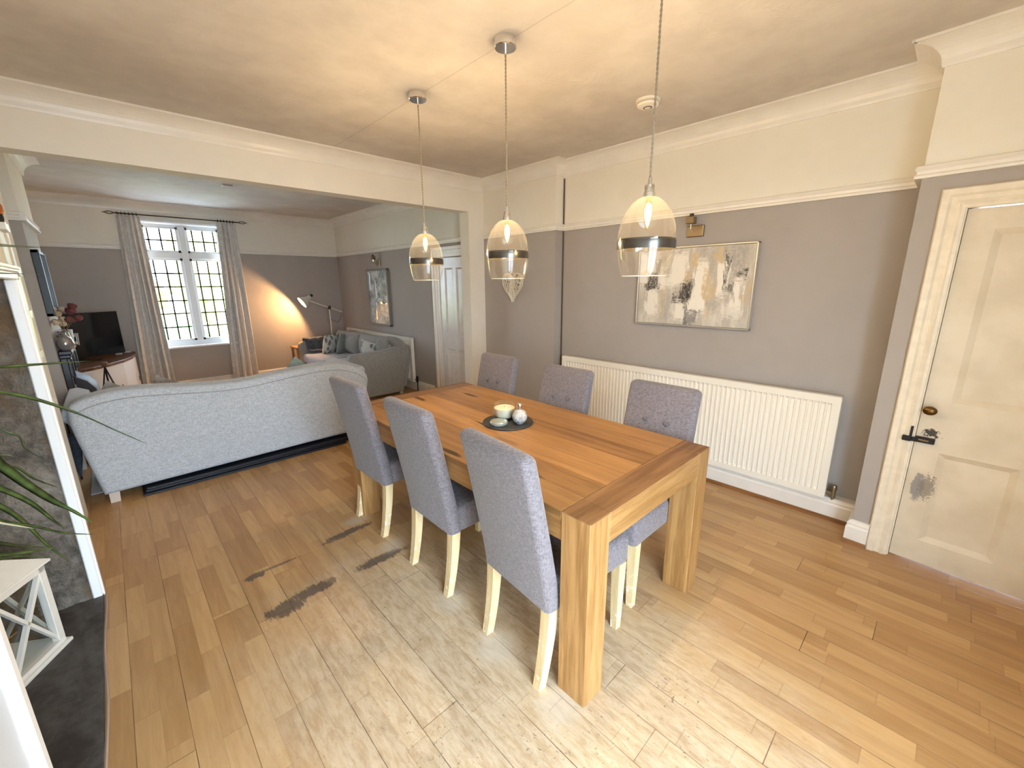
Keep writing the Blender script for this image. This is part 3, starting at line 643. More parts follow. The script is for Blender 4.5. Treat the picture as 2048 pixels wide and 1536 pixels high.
# ================================================================ CHAIRS
def make_chair():
    t = thing('dining_chair', 'x', 'chair', (0, 0, 0), 'grey upholstered chairs round the oak table')
    WD = .205
    # backrest: swept upholstered slab with soft edges, local x forward
    bm = B(); N = 14; secs = []
    for i in range(N+1):
        s = i/N; z = .345+s*.625
        xb = .03-.115*(s**1.55)-.012*math.sin(s*PI); th = .074-.008*s
        hw = WD*(1-.015*s)
        secs.append((xb, th, hw, z))
    rr = .024; rings = []
    for k, (xb, th, hw, z) in enumerate(secs):
        f = 1.0; dz = 0
        ring = []
        for cx, cy_, a0 in ((xb+th-rr, hw-rr, 0), (xb+rr, hw-rr, PI/2), (xb+rr, -hw+rr, PI), (xb+th-rr, -hw+rr, 1.5*PI)):
            for q in range(4):
                a = a0+q*PI/6; ring.append(bm.verts.new((cx+rr*math.cos(a), cy_+rr*math.sin(a), z)))
        rings.append(ring)
    top = secs[-1]
    for q, (ins, up) in enumerate(((.006, .013), (.018, .022), (.03, .025))):      # rounded crown
        ring = []
        for v in rings[N]:
            cx = top[0]+top[1]/2-.004; x = v.co.x; y = v.co.y
            ring.append(bm.verts.new((cx+(x-cx)*(1-ins/.045), y-math.copysign(min(abs(y), ins), y), top[3]+up)))
        rings.append(ring)
    n = len(rings[0])
    for a, b in zip(rings, rings[1:]):
        for i in range(n): bm.faces.new((a[i], a[(i+1) % n], b[(i+1) % n], b[i]))
    bm.faces.new(rings[0][::-1]); bm.faces.new(rings[-1])
    bk = mk('backrest', bm, CHAIRF, t, True, auto=50)
    for y in (-.06, .06):
        bm = B(); s = (.795-.345)/.625; xb = .03-.115*(s**1.55)-.012*math.sin(s*PI)+.074-.008*s
        lathe(bm, [(0, .0125), (.009, .011), (.0145, .006), (.0155, -.004)], n=18, mat=Matrix.Translation((xb, y, .795)) @ Matrix.Rotation(PI/2-.2, 4, 'Y')); mk('button', bm, BUTF, bk, True)
    bm = B(); box(bm, (.085, -WD+.003, .335), (.53, WD-.003, .475), .028, 3); mk('seat', bm, CHAIRF, t, True, auto=60)
    for sy in (1, -1):
        bm = B(); R = []                                        # sabre rear leg
        for i in range(9):
            s = i/8; z = .36*(1-s); xo = .042-.012*s-.03*s**2.2; w = .046-.010*s; d = .05-.014*s; y = sy*(WD-.028-.004*s)
            R.append([bm.verts.new((xo, y-w/2, z)), bm.verts.new((xo+d, y-w/2, z)), bm.verts.new((xo+d, y+w/2, z)), bm.verts.new((xo, y+w/2, z))])
        for a, b in zip(R, R[1:]):
            for i in range(4): bm.faces.new((a[i], a[(i+1) % 4], b[(i+1) % 4], b[i]))
        bm.faces.new(R[0]); bm.faces.new(R[-1][::-1]); mk('leg', bm, BEECH, t)
        bm = B(); R = []
        for i in range(3):
            s = i/2; z = .345*(1-s); w = .045-.013*s; x = .49; y = sy*(WD-.03)
            R.append([bm.verts.new((x-w/2, y-w/2, z)), bm.verts.new((x+w/2, y-w/2, z)), bm.verts.new((x+w/2, y+w/2, z)), bm.verts.new((x-w/2, y+w/2, z))])
        for a, b in zip(R, R[1:]):
            for i in range(4): bm.faces.new((a[i], a[(i+1) % 4], b[(i+1) % 4], b[i]))
        bm.faces.new(R[0]); bm.faces.new(R[-1][::-1]); mk('leg', bm, BEECH, t)
    return t
ch0 = make_chair()
CH = [(.975, 1.06, -5, 'grey upholstered dining chair nearest the camera, beside the near table leg'),
      (.996, 1.72, -1, 'middle chair of the three with their backs to the sofa side of the table'),
      (1.0, 2.425, 1, 'grey dining chair at the sofa end, in front of the pale sofa back'),
      (2.105, 1.04, 180, 'button-backed dining chair directly in front of the white ribbed radiator'),
      (2.115, 1.73, 180, 'button-backed dining chair overlapping the far end of the radiator'),
      (2.125, 2.43, 180, 'button-backed dining chair in front of the grey wall below the wicker heart')]
for i, (x, y, a, lab) in enumerate(CH):
    c = ch0 if i == 0 else copy_tree(ch0)
    c.location = (x, y, 0); c.rotation_euler = (0, 0, math.radians(a)); c['label'] = lab

# ================================================================ TABLE CENTREPIECE
bm = B(); lathe(bm, [(0, 0), (.142, 0), (.146, .004), (.143, .009), (0, .009)], (1.553, 1.669, TZ), 40); mk('slate_placemat', bm, SLATE, label='round black slate mat in the middle of the oak table', cat='placemat', smooth=True)
z0 = TZ+.009
cn = thing('jar_candle', 'cream candle in a wide clear glass bowl on the slate mat', 'candle', (1.575, 1.722, z0))
bm = B(); lathe(bm, [(0, 0), (.058, 0), (.064, .006), (.066, .03), (.066, .092), (.063, .092), (.0625, .03), (.058, .014), (0, .014)], (1.575, 1.722, z0), 36); mk('glass_bowl', bm, LENSGLASS, cn, True)
bm = B(); lathe(bm, [(0, .0145), (.05, .0145), (.0605, .03), (.061, .066), (.05, .070), (.02, .067), (0, .068)], (1.575, 1.722, z0), 32); wx = mk('wax', bm, WAX, cn, True)
bm = B(); tube(bm, [(1.575, 1.722, z0+.066), (1.577, 1.722, z0+.076)], .0016, 6); mk('wick', bm, BLACK, wx)
bm = B(); lathe(bm, [(0, 0), (.044, 0), (.049, .004), (.05, .016), (.046, .021), (.02, .022), (0, .022)], (1.478, 1.664, z0), 32); mk('glass_lid', bm, plain('frosted_silver_glass', lin(176, 186, 182), .25, .55), label='round frosted glass lid lying on the slate mat beside the candle', cat='lid', smooth=True)
bt = thing('scent_bottle', 'round glittery silver bottle with chrome top on the slate mat', 'bottle', (1.572, 1.592, z0))
bm = B(); lathe(bm, [(0, 0), (.02, .001)]+[(.043*math.sin(a), .0425-.043*math.cos(a)) for a in [x*PI/16 for x in range(3, 15)]]+[(.012, .085), (0, .085)], (1.572, 1.592, z0), 32); mk('bottle_body', bm, SILVER, bt, True)
bm = B(); lathe(bm, [(0, .083), (.012, .083), (.013, .09), (.009, .093), (.015, .098), (.017, .107), (.014, .116), (.007, .121), (0, .122)], (1.572, 1.592, z0), 20); mk('stopper', bm, CHROME, bt, True)

# ================================================================ PENDANTS
def make_pendant():
    t = thing('pendant_light', 'x', 'pendant light', (0, 0, ZC), 'glass pendants over the dining table')
    bm = B(); lathe(bm, [(0, 0), (.052, 0), (.052, -.036), (.048, -.04), (0, -.04)], (0, 0, ZC), 32); mk('ceiling_rose', bm, CHROME, t, True)
    bm = B(); lathe(bm, [(0, -.04), (.006, -.04), (.006, -.065), (0, -.065)], (0, 0, ZC), 10); mk('cord_grip', bm, CHROME, t, True)
    bm = B()
    for ph in (0, PI):
        pts = [(.0022*math.cos(ph+k*.9), .0022*math.sin(ph+k*.9), ZC-.06-(ZC-.06-1.90)*k/150) for k in range(151)]
        tube(bm, pts, .0026, 5)
    mk('twisted_cord', bm, plain('beige_braided_cord', lin(150, 138, 118), .8), t, True)
    bm = B(); lathe(bm, [(0, 1.918), (.006, 1.918), (.0075, 1.895), (.017, 1.893), (.0185, 1.888), (.0185, 1.868), (.021, 1.866), (.021, 1.850), (.0, 1.850)], n=24); mk('lamp_holder', bm, CHROME, t, True)
    pr = [(.024, 1.851), (.04, 1.845), (.06, 1.829), (.08, 1.803), (.096, 1.768), (.105, 1.728), (.108, 1.692), (.106, 1.655), (.1, 1.615), (.091, 1.580), (.086, 1.568)]
    bm = B(); lathe(bm, pr, n=56); gs = mk('glass_shade', bm, GLASS, t, True, auto=0)
    bm = B(); lathe(bm, [(.0872, 1.5675), (.0848, 1.5675), (.0848, 1.5695), (.0872, 1.5695), (.0872, 1.5675)], n=48); mk('shade_rim', bm, plain('pale_glass_rim', lin(176, 172, 160), .1, 0, Specular_IOR_Level=.8), gs, True)
    bm = B(); lathe(bm, [(.1065, 1.702), (.1083, 1.692), (.108, 1.675), (.1073, 1.665)], n=56); mk('metallic_band', bm, plain('platinum_band', lin(92, 88, 82), .25, .8), gs, True, auto=0)
    bm = B(); lathe(bm, [(.009, 1.852), (.009, 1.838), (.012, 1.828), (.0165, 1.806), (.0165, 1.79), (.012, 1.768), (.005, 1.745), (.001, 1.735), (0, 1.735)], n=20); bu = mk('bulb', bm, AMBER, t, True)
    bm = B(); lathe(bm, [(0, 1.834), (.009, 1.826), (.0135, 1.806), (.013, 1.788), (.008, 1.764), (.003, 1.748), (0, 1.745)], n=16); mk('filament', bm, FIL, bu, True)
    return t
p0 = make_pendant()
PD = [(1.52, 2.385, 'pendant light hanging over the sofa end of the oak table'), (1.52, 1.625, 'pendant light hanging over the slate mat in the middle of the table'), (1.52, .852, 'pendant light with its glass shade in front of the abstract painting')]
for i, (x, y, lab) in enumerate(PD):
    c = p0 if i == 0 else copy_tree(p0)
    c.location = (x, y, ZC); c['label'] = lab
    light('pendant_lamp', 'POINT', (x, y, 1.79), 25, (1, .77, .48), .02)

# smoke alarm
sa = thing('smoke_alarm', 'round white smoke alarm on the ceiling near the last pendant cord', 'smoke alarm', (2.615, 1.515, ZC))
bm = B(); lathe(bm, [(0, 0), (.072, 0), (.072, -.012), (.064, -.014), (0, -.014)], (2.615, 1.515, ZC), 36); mk('base', bm, plain('white_alarm_plastic', lin(228, 222, 210), .4), sa, True)
bm = B(); lathe(bm, [(.05, -.014), (.05, -.02), (.064, -.021), (.066, -.026), (.062, -.033), (.045, -.04), (0, -.042)], (2.615, 1.515, ZC), 36); sacov = mk('cover', bm, plain('white_alarm_cover', lin(236, 230, 216), .35), sa, True)
bm = B(); lathe(bm, [(.021, -.0405), (.021, -.0435), (.026, -.0435), (.026, -.0395)], (2.615, 1.515, ZC), 28); mk('button_ring', bm, BLACK, sacov, True)
bm = B(); lathe(bm, [(.0, -.0405), (.019, -.0405), (.019, -.0445), (.0, -.045)], (2.615, 1.515, ZC), 28); mk('test_button', bm, plain('alarm_button', lin(226, 220, 206), .4), sacov, True)
bm = B(); lathe(bm, [(.046, -.014), (.050, -.0205)], (2.615, 1.515, ZC), 28); mk('vent_slot', bm, BLACK, sa, True)

# ================================================================ RADIATORS
def radiator(name, label, xf, xb, y0, y1, z0, z1, vy, pitch=.0333):
    t = thing(name, label, 'radiator', ((xf+xb)/2, (y0+y1)/2, z0))
    bm = B(); n = int((y1-y0-.08)/pitch); st = (y1-y0-.08)/n
    prof = [(y0, xf+.012), (y0+.003, xf)]
    pts = []
    for k in range(n):
        a = y0+.04+k*st
        pts += [(a+st*.10, 0.0), (a+st*.24, .011), (a+st*.76, .011), (a+st*.90, 0.0)]
    zz = [z0+.008, z0+.045, z0+.062, z1-.062, z1-.045, z1-.008]
    amp = [0, 0, 1, 1, 0, 0]
    cols = [(y0, 0.0)]+pts+[(y1, 0.0)]
    grid = [[bm.verts.new((xf+d*a, y, z)) for z, a in zip(zz, amp)] for y, d in cols]
    for A, Bc in zip(grid, grid[1:]):
        for j in range(5): bm.faces.new((A[j], Bc[j], Bc[j+1], A[j+1]))
    mk('ribbed_panel', bm, RADW, t, True, auto=25)
    bm = B(); box(bm, (xf+.0005, y0, z1-.012), (xf+.012, y1, z1), .002, 1); box(bm, (xf+.0005, y0, z0), (xf+.012, y1, z0+.012), .002, 1); box(bm, (xf+.009, y0, z0+.01), (xf+.013, y1, z1-.01))
    box(bm, (xb-.012, y0, z0), (xb, y1, z1)); mk('panel_edges', bm, RADW, t)
    bm = B(); box(bm, (xf+.012, y0, z1-.005), (xf+.03, y1, z1)); box(bm, (xb-.022, y0, z1-.005), (xb-.004, y1, z1))
    k = y0+.02
    while k < y1-.03: box(bm, (xf+.03, k, z1-.006), (xb-.022, k+.008, z1-.002)); k += .022
    mk('top_grille', bm, RADW, t)
    for yy in (y0, y1-.004):
        bm = B(); box(bm, (xf+.013, yy, z0), (xb-.012, yy+.004, z1), .001, 1); mk('side_panel', bm, RADW, t)
    bm = B(); y = vy; s = -1 if vy < (y0+y1)/2 else 1
    tube(bm, [(xf+.05, y0 if s < 0 else y1, z0+.03), (xf+.05, y+s*.0, z0+.03)], .011, 10)
    tube(bm, [(xf+.05, y, z0-.0), (xf+.05, y, z0+.055)], .014, 12); lathe(bm, [(0, .055), (.016, .055), (.018, .075), (.014, .09), (0, .092)], (xf+.05, y, z0), 14)
    tube(bm, [(xf+.05, y, z0+.005), (xf+.05, y-.0, .0)], .008, 8); mk('valve', bm, NICKEL if xf > 3.18 else BLACKMETAL, t, True)
    return t
radiator('radiator', 'long white ribbed radiator under the abstract painting', 3.205, 3.262, .392, 2.64, .15, .838, .355)
radiator('radiator', 'white radiator on the living room wall behind the small sofa', 3.085, 3.14, 5.38, 7.62, .13, .79, 5.33)

# ================================================================ ART, SCONCES, HEART
def artm():
    g = G('abstract_painting'); p = g.pos(False); X, Y, Z = g.xyz(p)
    a = g.ma('DIVIDE', g.ma('SUBTRACT', 1.893, Y), .9); b = g.ma('DIVIDE', g.ma('SUBTRACT', Z, 1.205), .605)     # 0..1 across, up
    dn1 = g.ma('MULTIPLY', g.ma('SUBTRACT', g.noise(g.scale(p, (1, 14, 3)), 2, 7, .75, .5), .5), .22)
    dn2 = g.ma('MULTIPLY', g.ma('SUBTRACT', g.noise(g.scale(p, (1, 7, 22)), 2, 7, .8, .6), .5), .55)
    aa = g.ma('ADD', a, dn1); bb = g.ma('ADD', b, dn2)
    n = g.noise(g.scale(p, (1, 5, 1.6)), 3, 6, .7)
    c = g.mix(g.ss(n, .35, .7), lin(182, 176, 166), lin(216, 210, 198))
    Wt, Gy, Dk, Gd, Mg = lin(236, 231, 220), lin(160, 157, 152), lin(34, 34, 38), lin(204, 178, 132), lin(120, 118, 118)
    R_ = [(.10, .74, .10, .22, Wt, .9), (.84, .80, .10, .18, Gy, .85), (.62, .80, .09, .16, Gy, .5), (.15, .36, .05, .25, Wt, .8), (.38, .72, .08, .22, Wt, .95), (.46, .20, .10, .12, Wt, .9), (.58, .50, .055, .33, Wt, 1), (.76, .60, .05, .20, Wt, .95), (.88, .42, .04, .16, Wt, .9), (.24, .62, .06, .14, Wt, .8),
          (.16, .58, .05, .10, Dk, .9), (.125, .50, .045, .04, Dk, .8), (.19, .78, .02, .10, Mg, .7), (.455, .44, .045, .11, Dk, .95), (.40, .36, .06, .05, Dk, .8), (.50, .48, .02, .12, Dk, .9), (.475, .14, .02, .22, Dk, .75), (.54, .10, .05, .08, Mg, .8), (.78, .66, .012, .22, Dk, .85), (.82, .50, .02, .07, Dk, .7), (.905, .64, .035, .035, Dk, .85), (.285, .70, .03, .02, Dk, .6),
          (.26, .28, .03, .20, Gd, .55), (.525, .84, .035, .09, Gd, .95), (.71, .86, .035, .07, Gd, .95), (.475, .66, .015, .10, Gd, .8), (.64, .58, .03, .14, Gd, .7), (.655, .42, .05, .10, Gd, .75), (.97, .48, .03, .05, Gd, .8), (.955, .36, .03, .05, Gd, .7), (.655, .22, .03, .12, Gd, .45), (.30, .22, .035, .16, Gy, .6), (.70, .28, .06, .06, Gy, .5), (.86, .22, .07, .08, Wt, .6)]
    brk = g.ss(g.noise(g.scale(p, (1, 30, 16)), 2.2, 6, .75, .5), .36, .54)
    for cx, cz, rx, rz, colr, k in R_:
        e = g.ma('MAXIMUM', g.ma('DIVIDE', g.ma('ABSOLUTE', g.ma('SUBTRACT', aa, cx)), rx), g.ma('DIVIDE', g.ma('ABSOLUTE', g.ma('SUBTRACT', bb, cz)), rz))
        c = g.mix(g.ma('MULTIPLY', g.ma('MULTIPLY', g.ss(e, .75, 1.2, 1, 0), k), brk if colr in (Gd, Gy) else (g.ma('ADD', .35, g.ma('MULTIPLY', brk, .65)) if colr is Dk else 1.0)), c, colr)
    g.col(c); g.p(Roughness=.45); g.bump(n, .3, .004); return g.m
AY0, AY1, AZ0, AZ1 = .993, 1.893, 1.203, 1.812
ar = thing('painting', 'large abstract painting in a thin silver frame above the radiator', 'painting', (3.29, 1.443, AZ0))
bm = B(); box(bm, (3.285, AY0+.012, AZ0+.012), (3.315, AY1-.012, AZ1-.012)); mk('canvas', bm, artm(), ar)
bm = B(); f = .010
for a, b in (((3.275, AY0, AZ0), (3.32, AY1, AZ0+f)), ((3.275, AY0, AZ1-f), (3.32, AY1, AZ1)), ((3.275, AY0, AZ0), (3.32, AY0+f, AZ1)), ((3.275, AY1-f, AZ0), (3.32, AY1, AZ1))): box(bm, a, b, .002, 1)
mk('frame', bm, plain('champagne_silver_frame', lin(214, 212, 208), .35, .7), ar)

def sconce(name, label, y, z, xw):
    t = thing(name, label, 'wall light', (xw, y, z))
    bm = B(); box(bm, (xw-.022, y-.065, z-.042), (xw, y+.065, z+.042), .006, 2); mk('back_plate', bm, NICKEL, t)
    bm = B(); tube(bm, [(xw-.02, y, z), (xw-.06, y+.005, z-.005), (xw-.085, y+.005, z+.012), (xw-.085, y+.005, z+.05)], .006, 8); mk('arm', bm, CHROME, t, True)
    bm = B(); box(bm, (xw-.114, y-.024, z+.045), (xw-.056, y+.034, z+.096), .004, 1); mk('lamp_holder', bm, NICKEL, t)
    bm = B(); lathe(bm, [(.015, .096), (.015, .118), (0, .119)], (xw-.085, y+.005, z), 14); mk('socket', bm, BLACK, t, True)
sconce('wall_light', 'square brushed metal wall light above the abstract painting', 1.452, 1.918, XR)
sconce('wall_light', 'small metal wall light above the framed mirror in the living room', 6.32, 1.87, XL)

# wicker heart hung on the stepped wall
ht = thing('wicker_heart', 'white woven wicker heart hanging on the grey wall', 'heart decoration', (XF-.02, 3.325, 1.345))
def heart(t):
    x = 16*math.sin(t)**3; y = 13*math.cos(t)-5*math.cos(2*t)-2*math.cos(3*t)-math.cos(4*t)
    return x/16*.142, (y+17)/29*.30
WICK = plain('white_painted_wicker', lin(232, 224, 206), .7, var=.08, vs=60)
bm = B(); P = [heart(2*PI*i/60) for i in range(61)]
for dx_ in (-.012, .012): tube(bm, [(XF-.024+dx_, 3.325+a, 1.35+b) for a, b in P], .006, 6)
mk('rim', bm, WICK, ht, True)
random.seed(11); bm = B()
for k in range(52):
    t1 = random.random()*2*PI; t2 = t1+random.uniform(1.2, 4.4); a, b = heart(t1), heart(t2); xo = XF-.024+random.choice((-.012, .012))
    tube(bm, [(xo, 3.325+a[0], 1.35+a[1]), (xo+random.uniform(-.012, .012), 3.325+(a[0]+b[0])/2, 1.35+(a[1]+b[1])/2), (xo, 3.325+b[0], 1.35+b[1])], 0.0028, 5)
mk('woven_strands', bm, WICK, ht, True)
bm = B(); tube(bm, [(XF-.02, 3.325, 1.585), (XF-.003, 3.325, 1.66)], .0015, 5); mk('hanging_string', bm, WICK, ht)

# ================================================================ FIREPLACE SURROUND, LANTERN, HEARTH CORNER
FS = plain('bright_white_gloss', lin(240, 241, 240), .35)
su = thing('fireplace_surround', 'white painted wooden surround framing the open stone fireplace', 'fireplace surround', (-.275, 1.99, 0))
for y0, y1, s in ((OY1, OY1+.07, 1), (OY0-.07, OY0, -1)):
    bm = B(); box(bm, (-.300, y0, 0), (-.265, y1, OZ), .004, 1); box(bm, (-.268, y0+.018, 0), (-.257, y1-.018, OZ), .003, 1); mk('pilaster', bm, FS, su)
SPM = plain('shaded_white_panel', lin(202, 208, 215), .4)  # white panel, with its recess shading put into the pale blue-grey colour
for a, b in ((OY0-.24, OY0-.07), (OY1+.07, OY1+.10)):
    bm = B(); box(bm, (-.285, a, 0), (-.272, b, OZ)); mk('side_panel', bm, SPM, su)
bm = B(); box(bm, (-.30, OY0-.07, OZ), (-.262, OY1+.07, OZ+.03), .004, 1); mk('lintel_board', bm, FS, su)
bm = B(); box(bm, (-.285, OY0-.08, OZ+.03), (-.254, OY1+.076, OZ+.042), .003, 1); box(bm, (-.285, OY0-.09, OZ+.042), (-.25, OY1+.08, OZ+.056), .004, 2); mk('mantel_shelf', bm, FS, su)

# alcove shelving between chimney breast and beam wall
CREAM = plain('cream_shelf_paint', lin(226, 218, 196), .45)
sh = thing('alcove_shelves', 'cream painted alcove unit with small white shelf ends beside the fireplace', 'shelves', (-.48, 3.35, 0))
bm = B(); box(bm, (-.375, 2.885, 0), (-.352, 3.812, 1.862), .002, 1); box(bm, (-.375, 3.73, 0), (-.344, 3.812, 1.95), .003, 1); mk('front_panel', bm, CREAM, sh)
bm = B(); box(bm, (-.615, 2.885, 1.845), (-.352, 3.812, 1.865)); mk('top', bm, CREAM, sh)
for z in (.87, 1.165, 1.395, 1.63, 1.865):
    bm = B(); prism(bm, [(3.60, z-.018), (3.72, z-.026), (3.72, z+.018), (3.60, z+.018)], 'x', -.352, -.327); mk('shelf_end', bm, FS, sh)
va = thing('ornament', 'rounded terracotta ornament on a dark slate base on the top alcove shelf', 'ornament', (-.372, 3.64, 1.884))
bm = B(); lathe(bm, [(0, 1.884), (.040, 1.884), (.044, 1.90), (.042, 1.925), (0, 1.926)], (-.372, 3.64, 0), 24); mk('base', bm, SLATE, va, True)
bm = B(); lathe(bm, [(0, 1.925), (.046, 1.926), (.05, 1.945), (.048, 1.972), (.038, 1.99), (.02, 1.997), (0, 1.998)], (-.372, 3.64, 0), 28); mk('terracotta_top', bm, plain('terracotta_orange', lin(196, 112, 50), .5, var=.1, vs=20), va, True)

# lantern
la = thing('lantern', 'white wooden lantern with crossed bars on the slate hearth', 'lantern', (-.52, 2.5, .012))
LM = Matrix.Translation((-.525, 2.495, .012)) @ Matrix.Rotation(math.radians(-32), 4, 'Z') @ Matrix.Rotation(PI/2, 4, 'Z')
# local frame: front face looks along -x after rotation below
ang = math.radians(58)
ex = Vector((math.cos(ang), math.sin(ang), 0)); ey = Vector((-math.sin(ang), math.cos(ang), 0))      # ex along the front face, ey into the lantern
orig = Vector((-.505, 2.272, .012))
LMm = Matrix((ex, ey, Vector((0, 0, 1)))).transposed().to_4x4(); LMm.translation = orig
LWd, LH = .24, .40
LANT = plain('white_lantern_paint', lin(228, 225, 216), .5, var=.03, vs=20)
bm = B(); box(bm, (-.014, -.014, .0), (LWd+.014, LWd+.014, .016), .003, 1, LMm); box(bm, (0, 0, .016), (LWd, LWd, .034), .002, 1, LMm); mk('base', bm, LANT, la)
for a in (0, LWd-.03):
    for b in (0, LWd-.03):
        bm = B(); box(bm, (a, b, .034), (a+.03, b+.03, LH), .002, 1, LMm); mk('post', bm, LANT, la)
bm = B()
for a, b in (((0, 0, LH-.03), (LWd, .028, LH)), ((0, LWd-.028, LH-.03), (LWd, LWd, LH)), ((0, 0, LH-.03), (.028, LWd, LH)), ((LWd-.028, 0, LH-.03), (LWd, LWd, LH))): box(bm, a, b, .001, 1, LMm)
mk('top_rail', bm, LANT, la)
for k, (pa, pb, sd) in enumerate((((.02, .012), (LWd-.02, .012), 0), ((.02, LWd-.012), (LWd-.02, LWd-.012), 0), ((LWd-.012, .02), (LWd-.012, LWd-.02), 1), ((.012, .02), (.012, LWd-.02), 1))):
    bm = B()
    bar(bm, LMm @ Vector((*pa, .04)), LMm @ Vector((*pb, LH-.03)), .016, .014); bar(bm, LMm @ Vector((*pb, .04)), LMm @ Vector((*pa, LH-.03)), .016, .012)
    mk('cross_brace', bm, LANT, la)
for a, b in (((.01, .02, .036), (LWd-.01, .022, LH-.03)), ((.01, LWd-.022, .036), (LWd-.01, LWd-.02, LH-.03)), ((.02, .01, .036), (.022, LWd-.01, LH-.03)), ((LWd-.022, .01, .036), (LWd-.02, LWd-.01, LH-.03))):
    bm = B(); box(bm, a, b, 0, 1, LMm); mk('pane', bm, PANE, la)
bm = B(); box(bm, (-.016, -.016, LH), (LWd+.016, LWd+.016, LH+.012), .003, 1, LMm)
q = [LMm @ Vector(v) for v in ((-.012, -.012, LH+.012), (LWd+.012, -.012, LH+.012), (LWd+.012, LWd+.012, LH+.012), (-.012, LWd+.012, LH+.012))]
q2 = [LMm @ Vector(v) for v in ((.07, .07, LH+.075), (LWd-.07, .07, LH+.075), (LWd-.07, LWd-.07, LH+.075), (.07, LWd-.07, LH+.075))]
A = [bm.verts.new(v) for v in q]; C_ = [bm.verts.new(v) for v in q2]
for i in range(4): bm.faces.new((A[i], A[(i+1) % 4], C_[(i+1) % 4], C_[i]))
bm.faces.new(C_); mk('roof', bm, LANT, la)
def pierced():
    g = G('pierced_white_metal'); p = g.pos(); v = g.n('ShaderNodeTexVoronoi', {'Vector': p, 'Scale': 70}); d = g.ss(v.outputs['Distance'], .3, .36, 1, 0)
    g.col(g.mix(d, lin(235, 232, 224), lin(25, 24, 22))); g.p(Roughness=.5); return g.m
bm = B(); box(bm, (.07, .07, LH+.075), (LWd-.07, LWd-.07, LH+.125), .004, 1, LMm); mk('pierced_vent', bm, pierced(), la)

# plant on a stand, leaves arching into view from the left
pl = thing('strap_leaf_plant', 'plant with long arching green strap leaves beside the fireplace', 'plant', (-.40, .72, 0))
bm = B(); lathe(bm, [(0, .62), (.085, .62), (.105, .66), (.12, .80), (.125, .84), (.118, .84), (.11, .80), (0, .80)], (-.40, .72, 0), 28); mk('pot', bm, plain('white_glazed_pot', lin(224, 222, 216), .3), pl, True)
for k in range(3):
    a = 2*PI*k/3; bm = B(); tube(bm, [(-.40+.14*math.cos(a), .72+.14*math.sin(a), 0), (-.40+.07*math.cos(a), .72+.07*math.sin(a), .62)], .012, 8); mk('stand_leg', bm, BEECH, pl, True)
bm = B(); tube(bm, [(-.40, .72, .78), (-.40, .73, 1.0)], .014, 8); mk('stem', bm, DRYLEAF, pl, True)
def leaf(px, wid, tw=.3, mat=None):
    crown = Vector((-.40, .73, .98)); pts = [crown]+[dep(u, v, t) for u, v, t in px]
    # Catmull-Rom through the points
    Q = [pts[0]]+pts+[pts[-1]+(pts[-1]-pts[-2])*.3]; C = []
    for i in range(1, len(Q)-2):
        for k in range(8):
            s = k/8; a, b, c, d = Q[i-1:i+3]
            C.append(.5*((2*b)+(c-a)*s+(2*a-5*b+4*c-d)*s*s+(3*b-a-3*c+d)*s**3))
    C.append(pts[-1]); n = len(C); bm = B(); R = []
    for i, p in enumerate(C):
        s = i/(n-1); t = (C[min(i+1, n-1)]-C[max(i-1, 0)]).normalized()
        sd = t.cross(Vector((0, 0, 1)))
        if sd.length < .1: sd = Vector((1, 0, 0))
        sd.normalize(); up = sd.cross(t); sd = (sd*math.cos(tw)+up*math.sin(tw)); up = sd.cross(t)
        w = wid*min(1, .35+s*3)*max(.0, 1-s**2.2)**.8+.0006
        R.append([bm.verts.new(p-sd*w/2+up*w*.16), bm.verts.new(p-up*.0004), bm.verts.new(p+sd*w/2+up*w*.16), bm.verts.new(p+up*.0012)])
    for a, b in zip(R, R[1:]):
        for k in range(4): bm.faces.new((a[k], a[(k+1) % 4], b[(k+1) % 4], b[k]))
    mk('leaf', bm, mat or LEAF, pl, True, auto=0)
leaf([(-60, 480, .85), (0, 490, 1.0), (40, 493, 1.12), (84, 495, 1.25)], .007, 1.4)
leaf([(-60, 540, .9), (0, 546, 1.05), (40, 547.5, 1.15), (78, 549.5, 1.3)], .0035, 1.4)
leaf([(-80, 735, .85), (0, 734, 1.0), (90, 728, 1.1), (180, 722, 1.2)], .010, 1.3)
leaf([(-90, 790, .8), (0, 785, .92), (70, 798, 1.0), (150, 825, 1.08), (225, 858, 1.12), (294, 888, 1.18)], .009, 1.2)
leaf([(-100, 880, .75), (0, 932, .88), (50, 967, .95), (110, 1005, 1.05), (150, 1025, 1.1), (186, 1046, 1.15)], .021, .5)
leaf([(-70, 900, .85), (30, 870, .95), (50, 895, 1.02), (80, 915, 1.1)], .006, .8)
leaf([(-80, 925, .8), (0, 912, .9), (26, 913, .95)], .008, 1.2)
leaf([(-100, 950, .75), (0, 978, .88), (60, 1005, .98), (100, 1035, 1.05), (130, 1058, 1.12)], .013, .6)
leaf([(-80, 990, .78), (0, 1012, .9), (50, 1045, 1.0), (90, 1085, 1.08), (138, 1124, 1.16)], .012, .8)
leaf([(-80, 1010, .78), (0, 1042, .9), (70, 1053, 1.0), (130, 1066, 1.1), (192, 1069, 1.2)], .008, .9)
leaf([(-80, 1030, .8), (0, 1046, .88), (50, 1054, .95), (68, 1057, 1.0)], .005, 1.0, plain('pale_leaf_edge', lin(176, 176, 150), .5))
leaf([(-80, 1070, .8), (0, 1087, .9), (60, 1094, 1.0), (98, 1095, 1.08)], .010, .9)
leaf([(-80, 1115, .8), (0, 1112, .88), (60, 1104, .96), (108, 1096, 1.04)], .014, .9)
leaf([(-80, 1150, .8), (0, 1118, .9), (60, 1112, .98), (98, 1112, 1.04)], .007, 1.0)
leaf([(-70, 1000, .78), (20, 935, .92), (70, 958, 1.02), (116, 975, 1.12)], .007, .8)
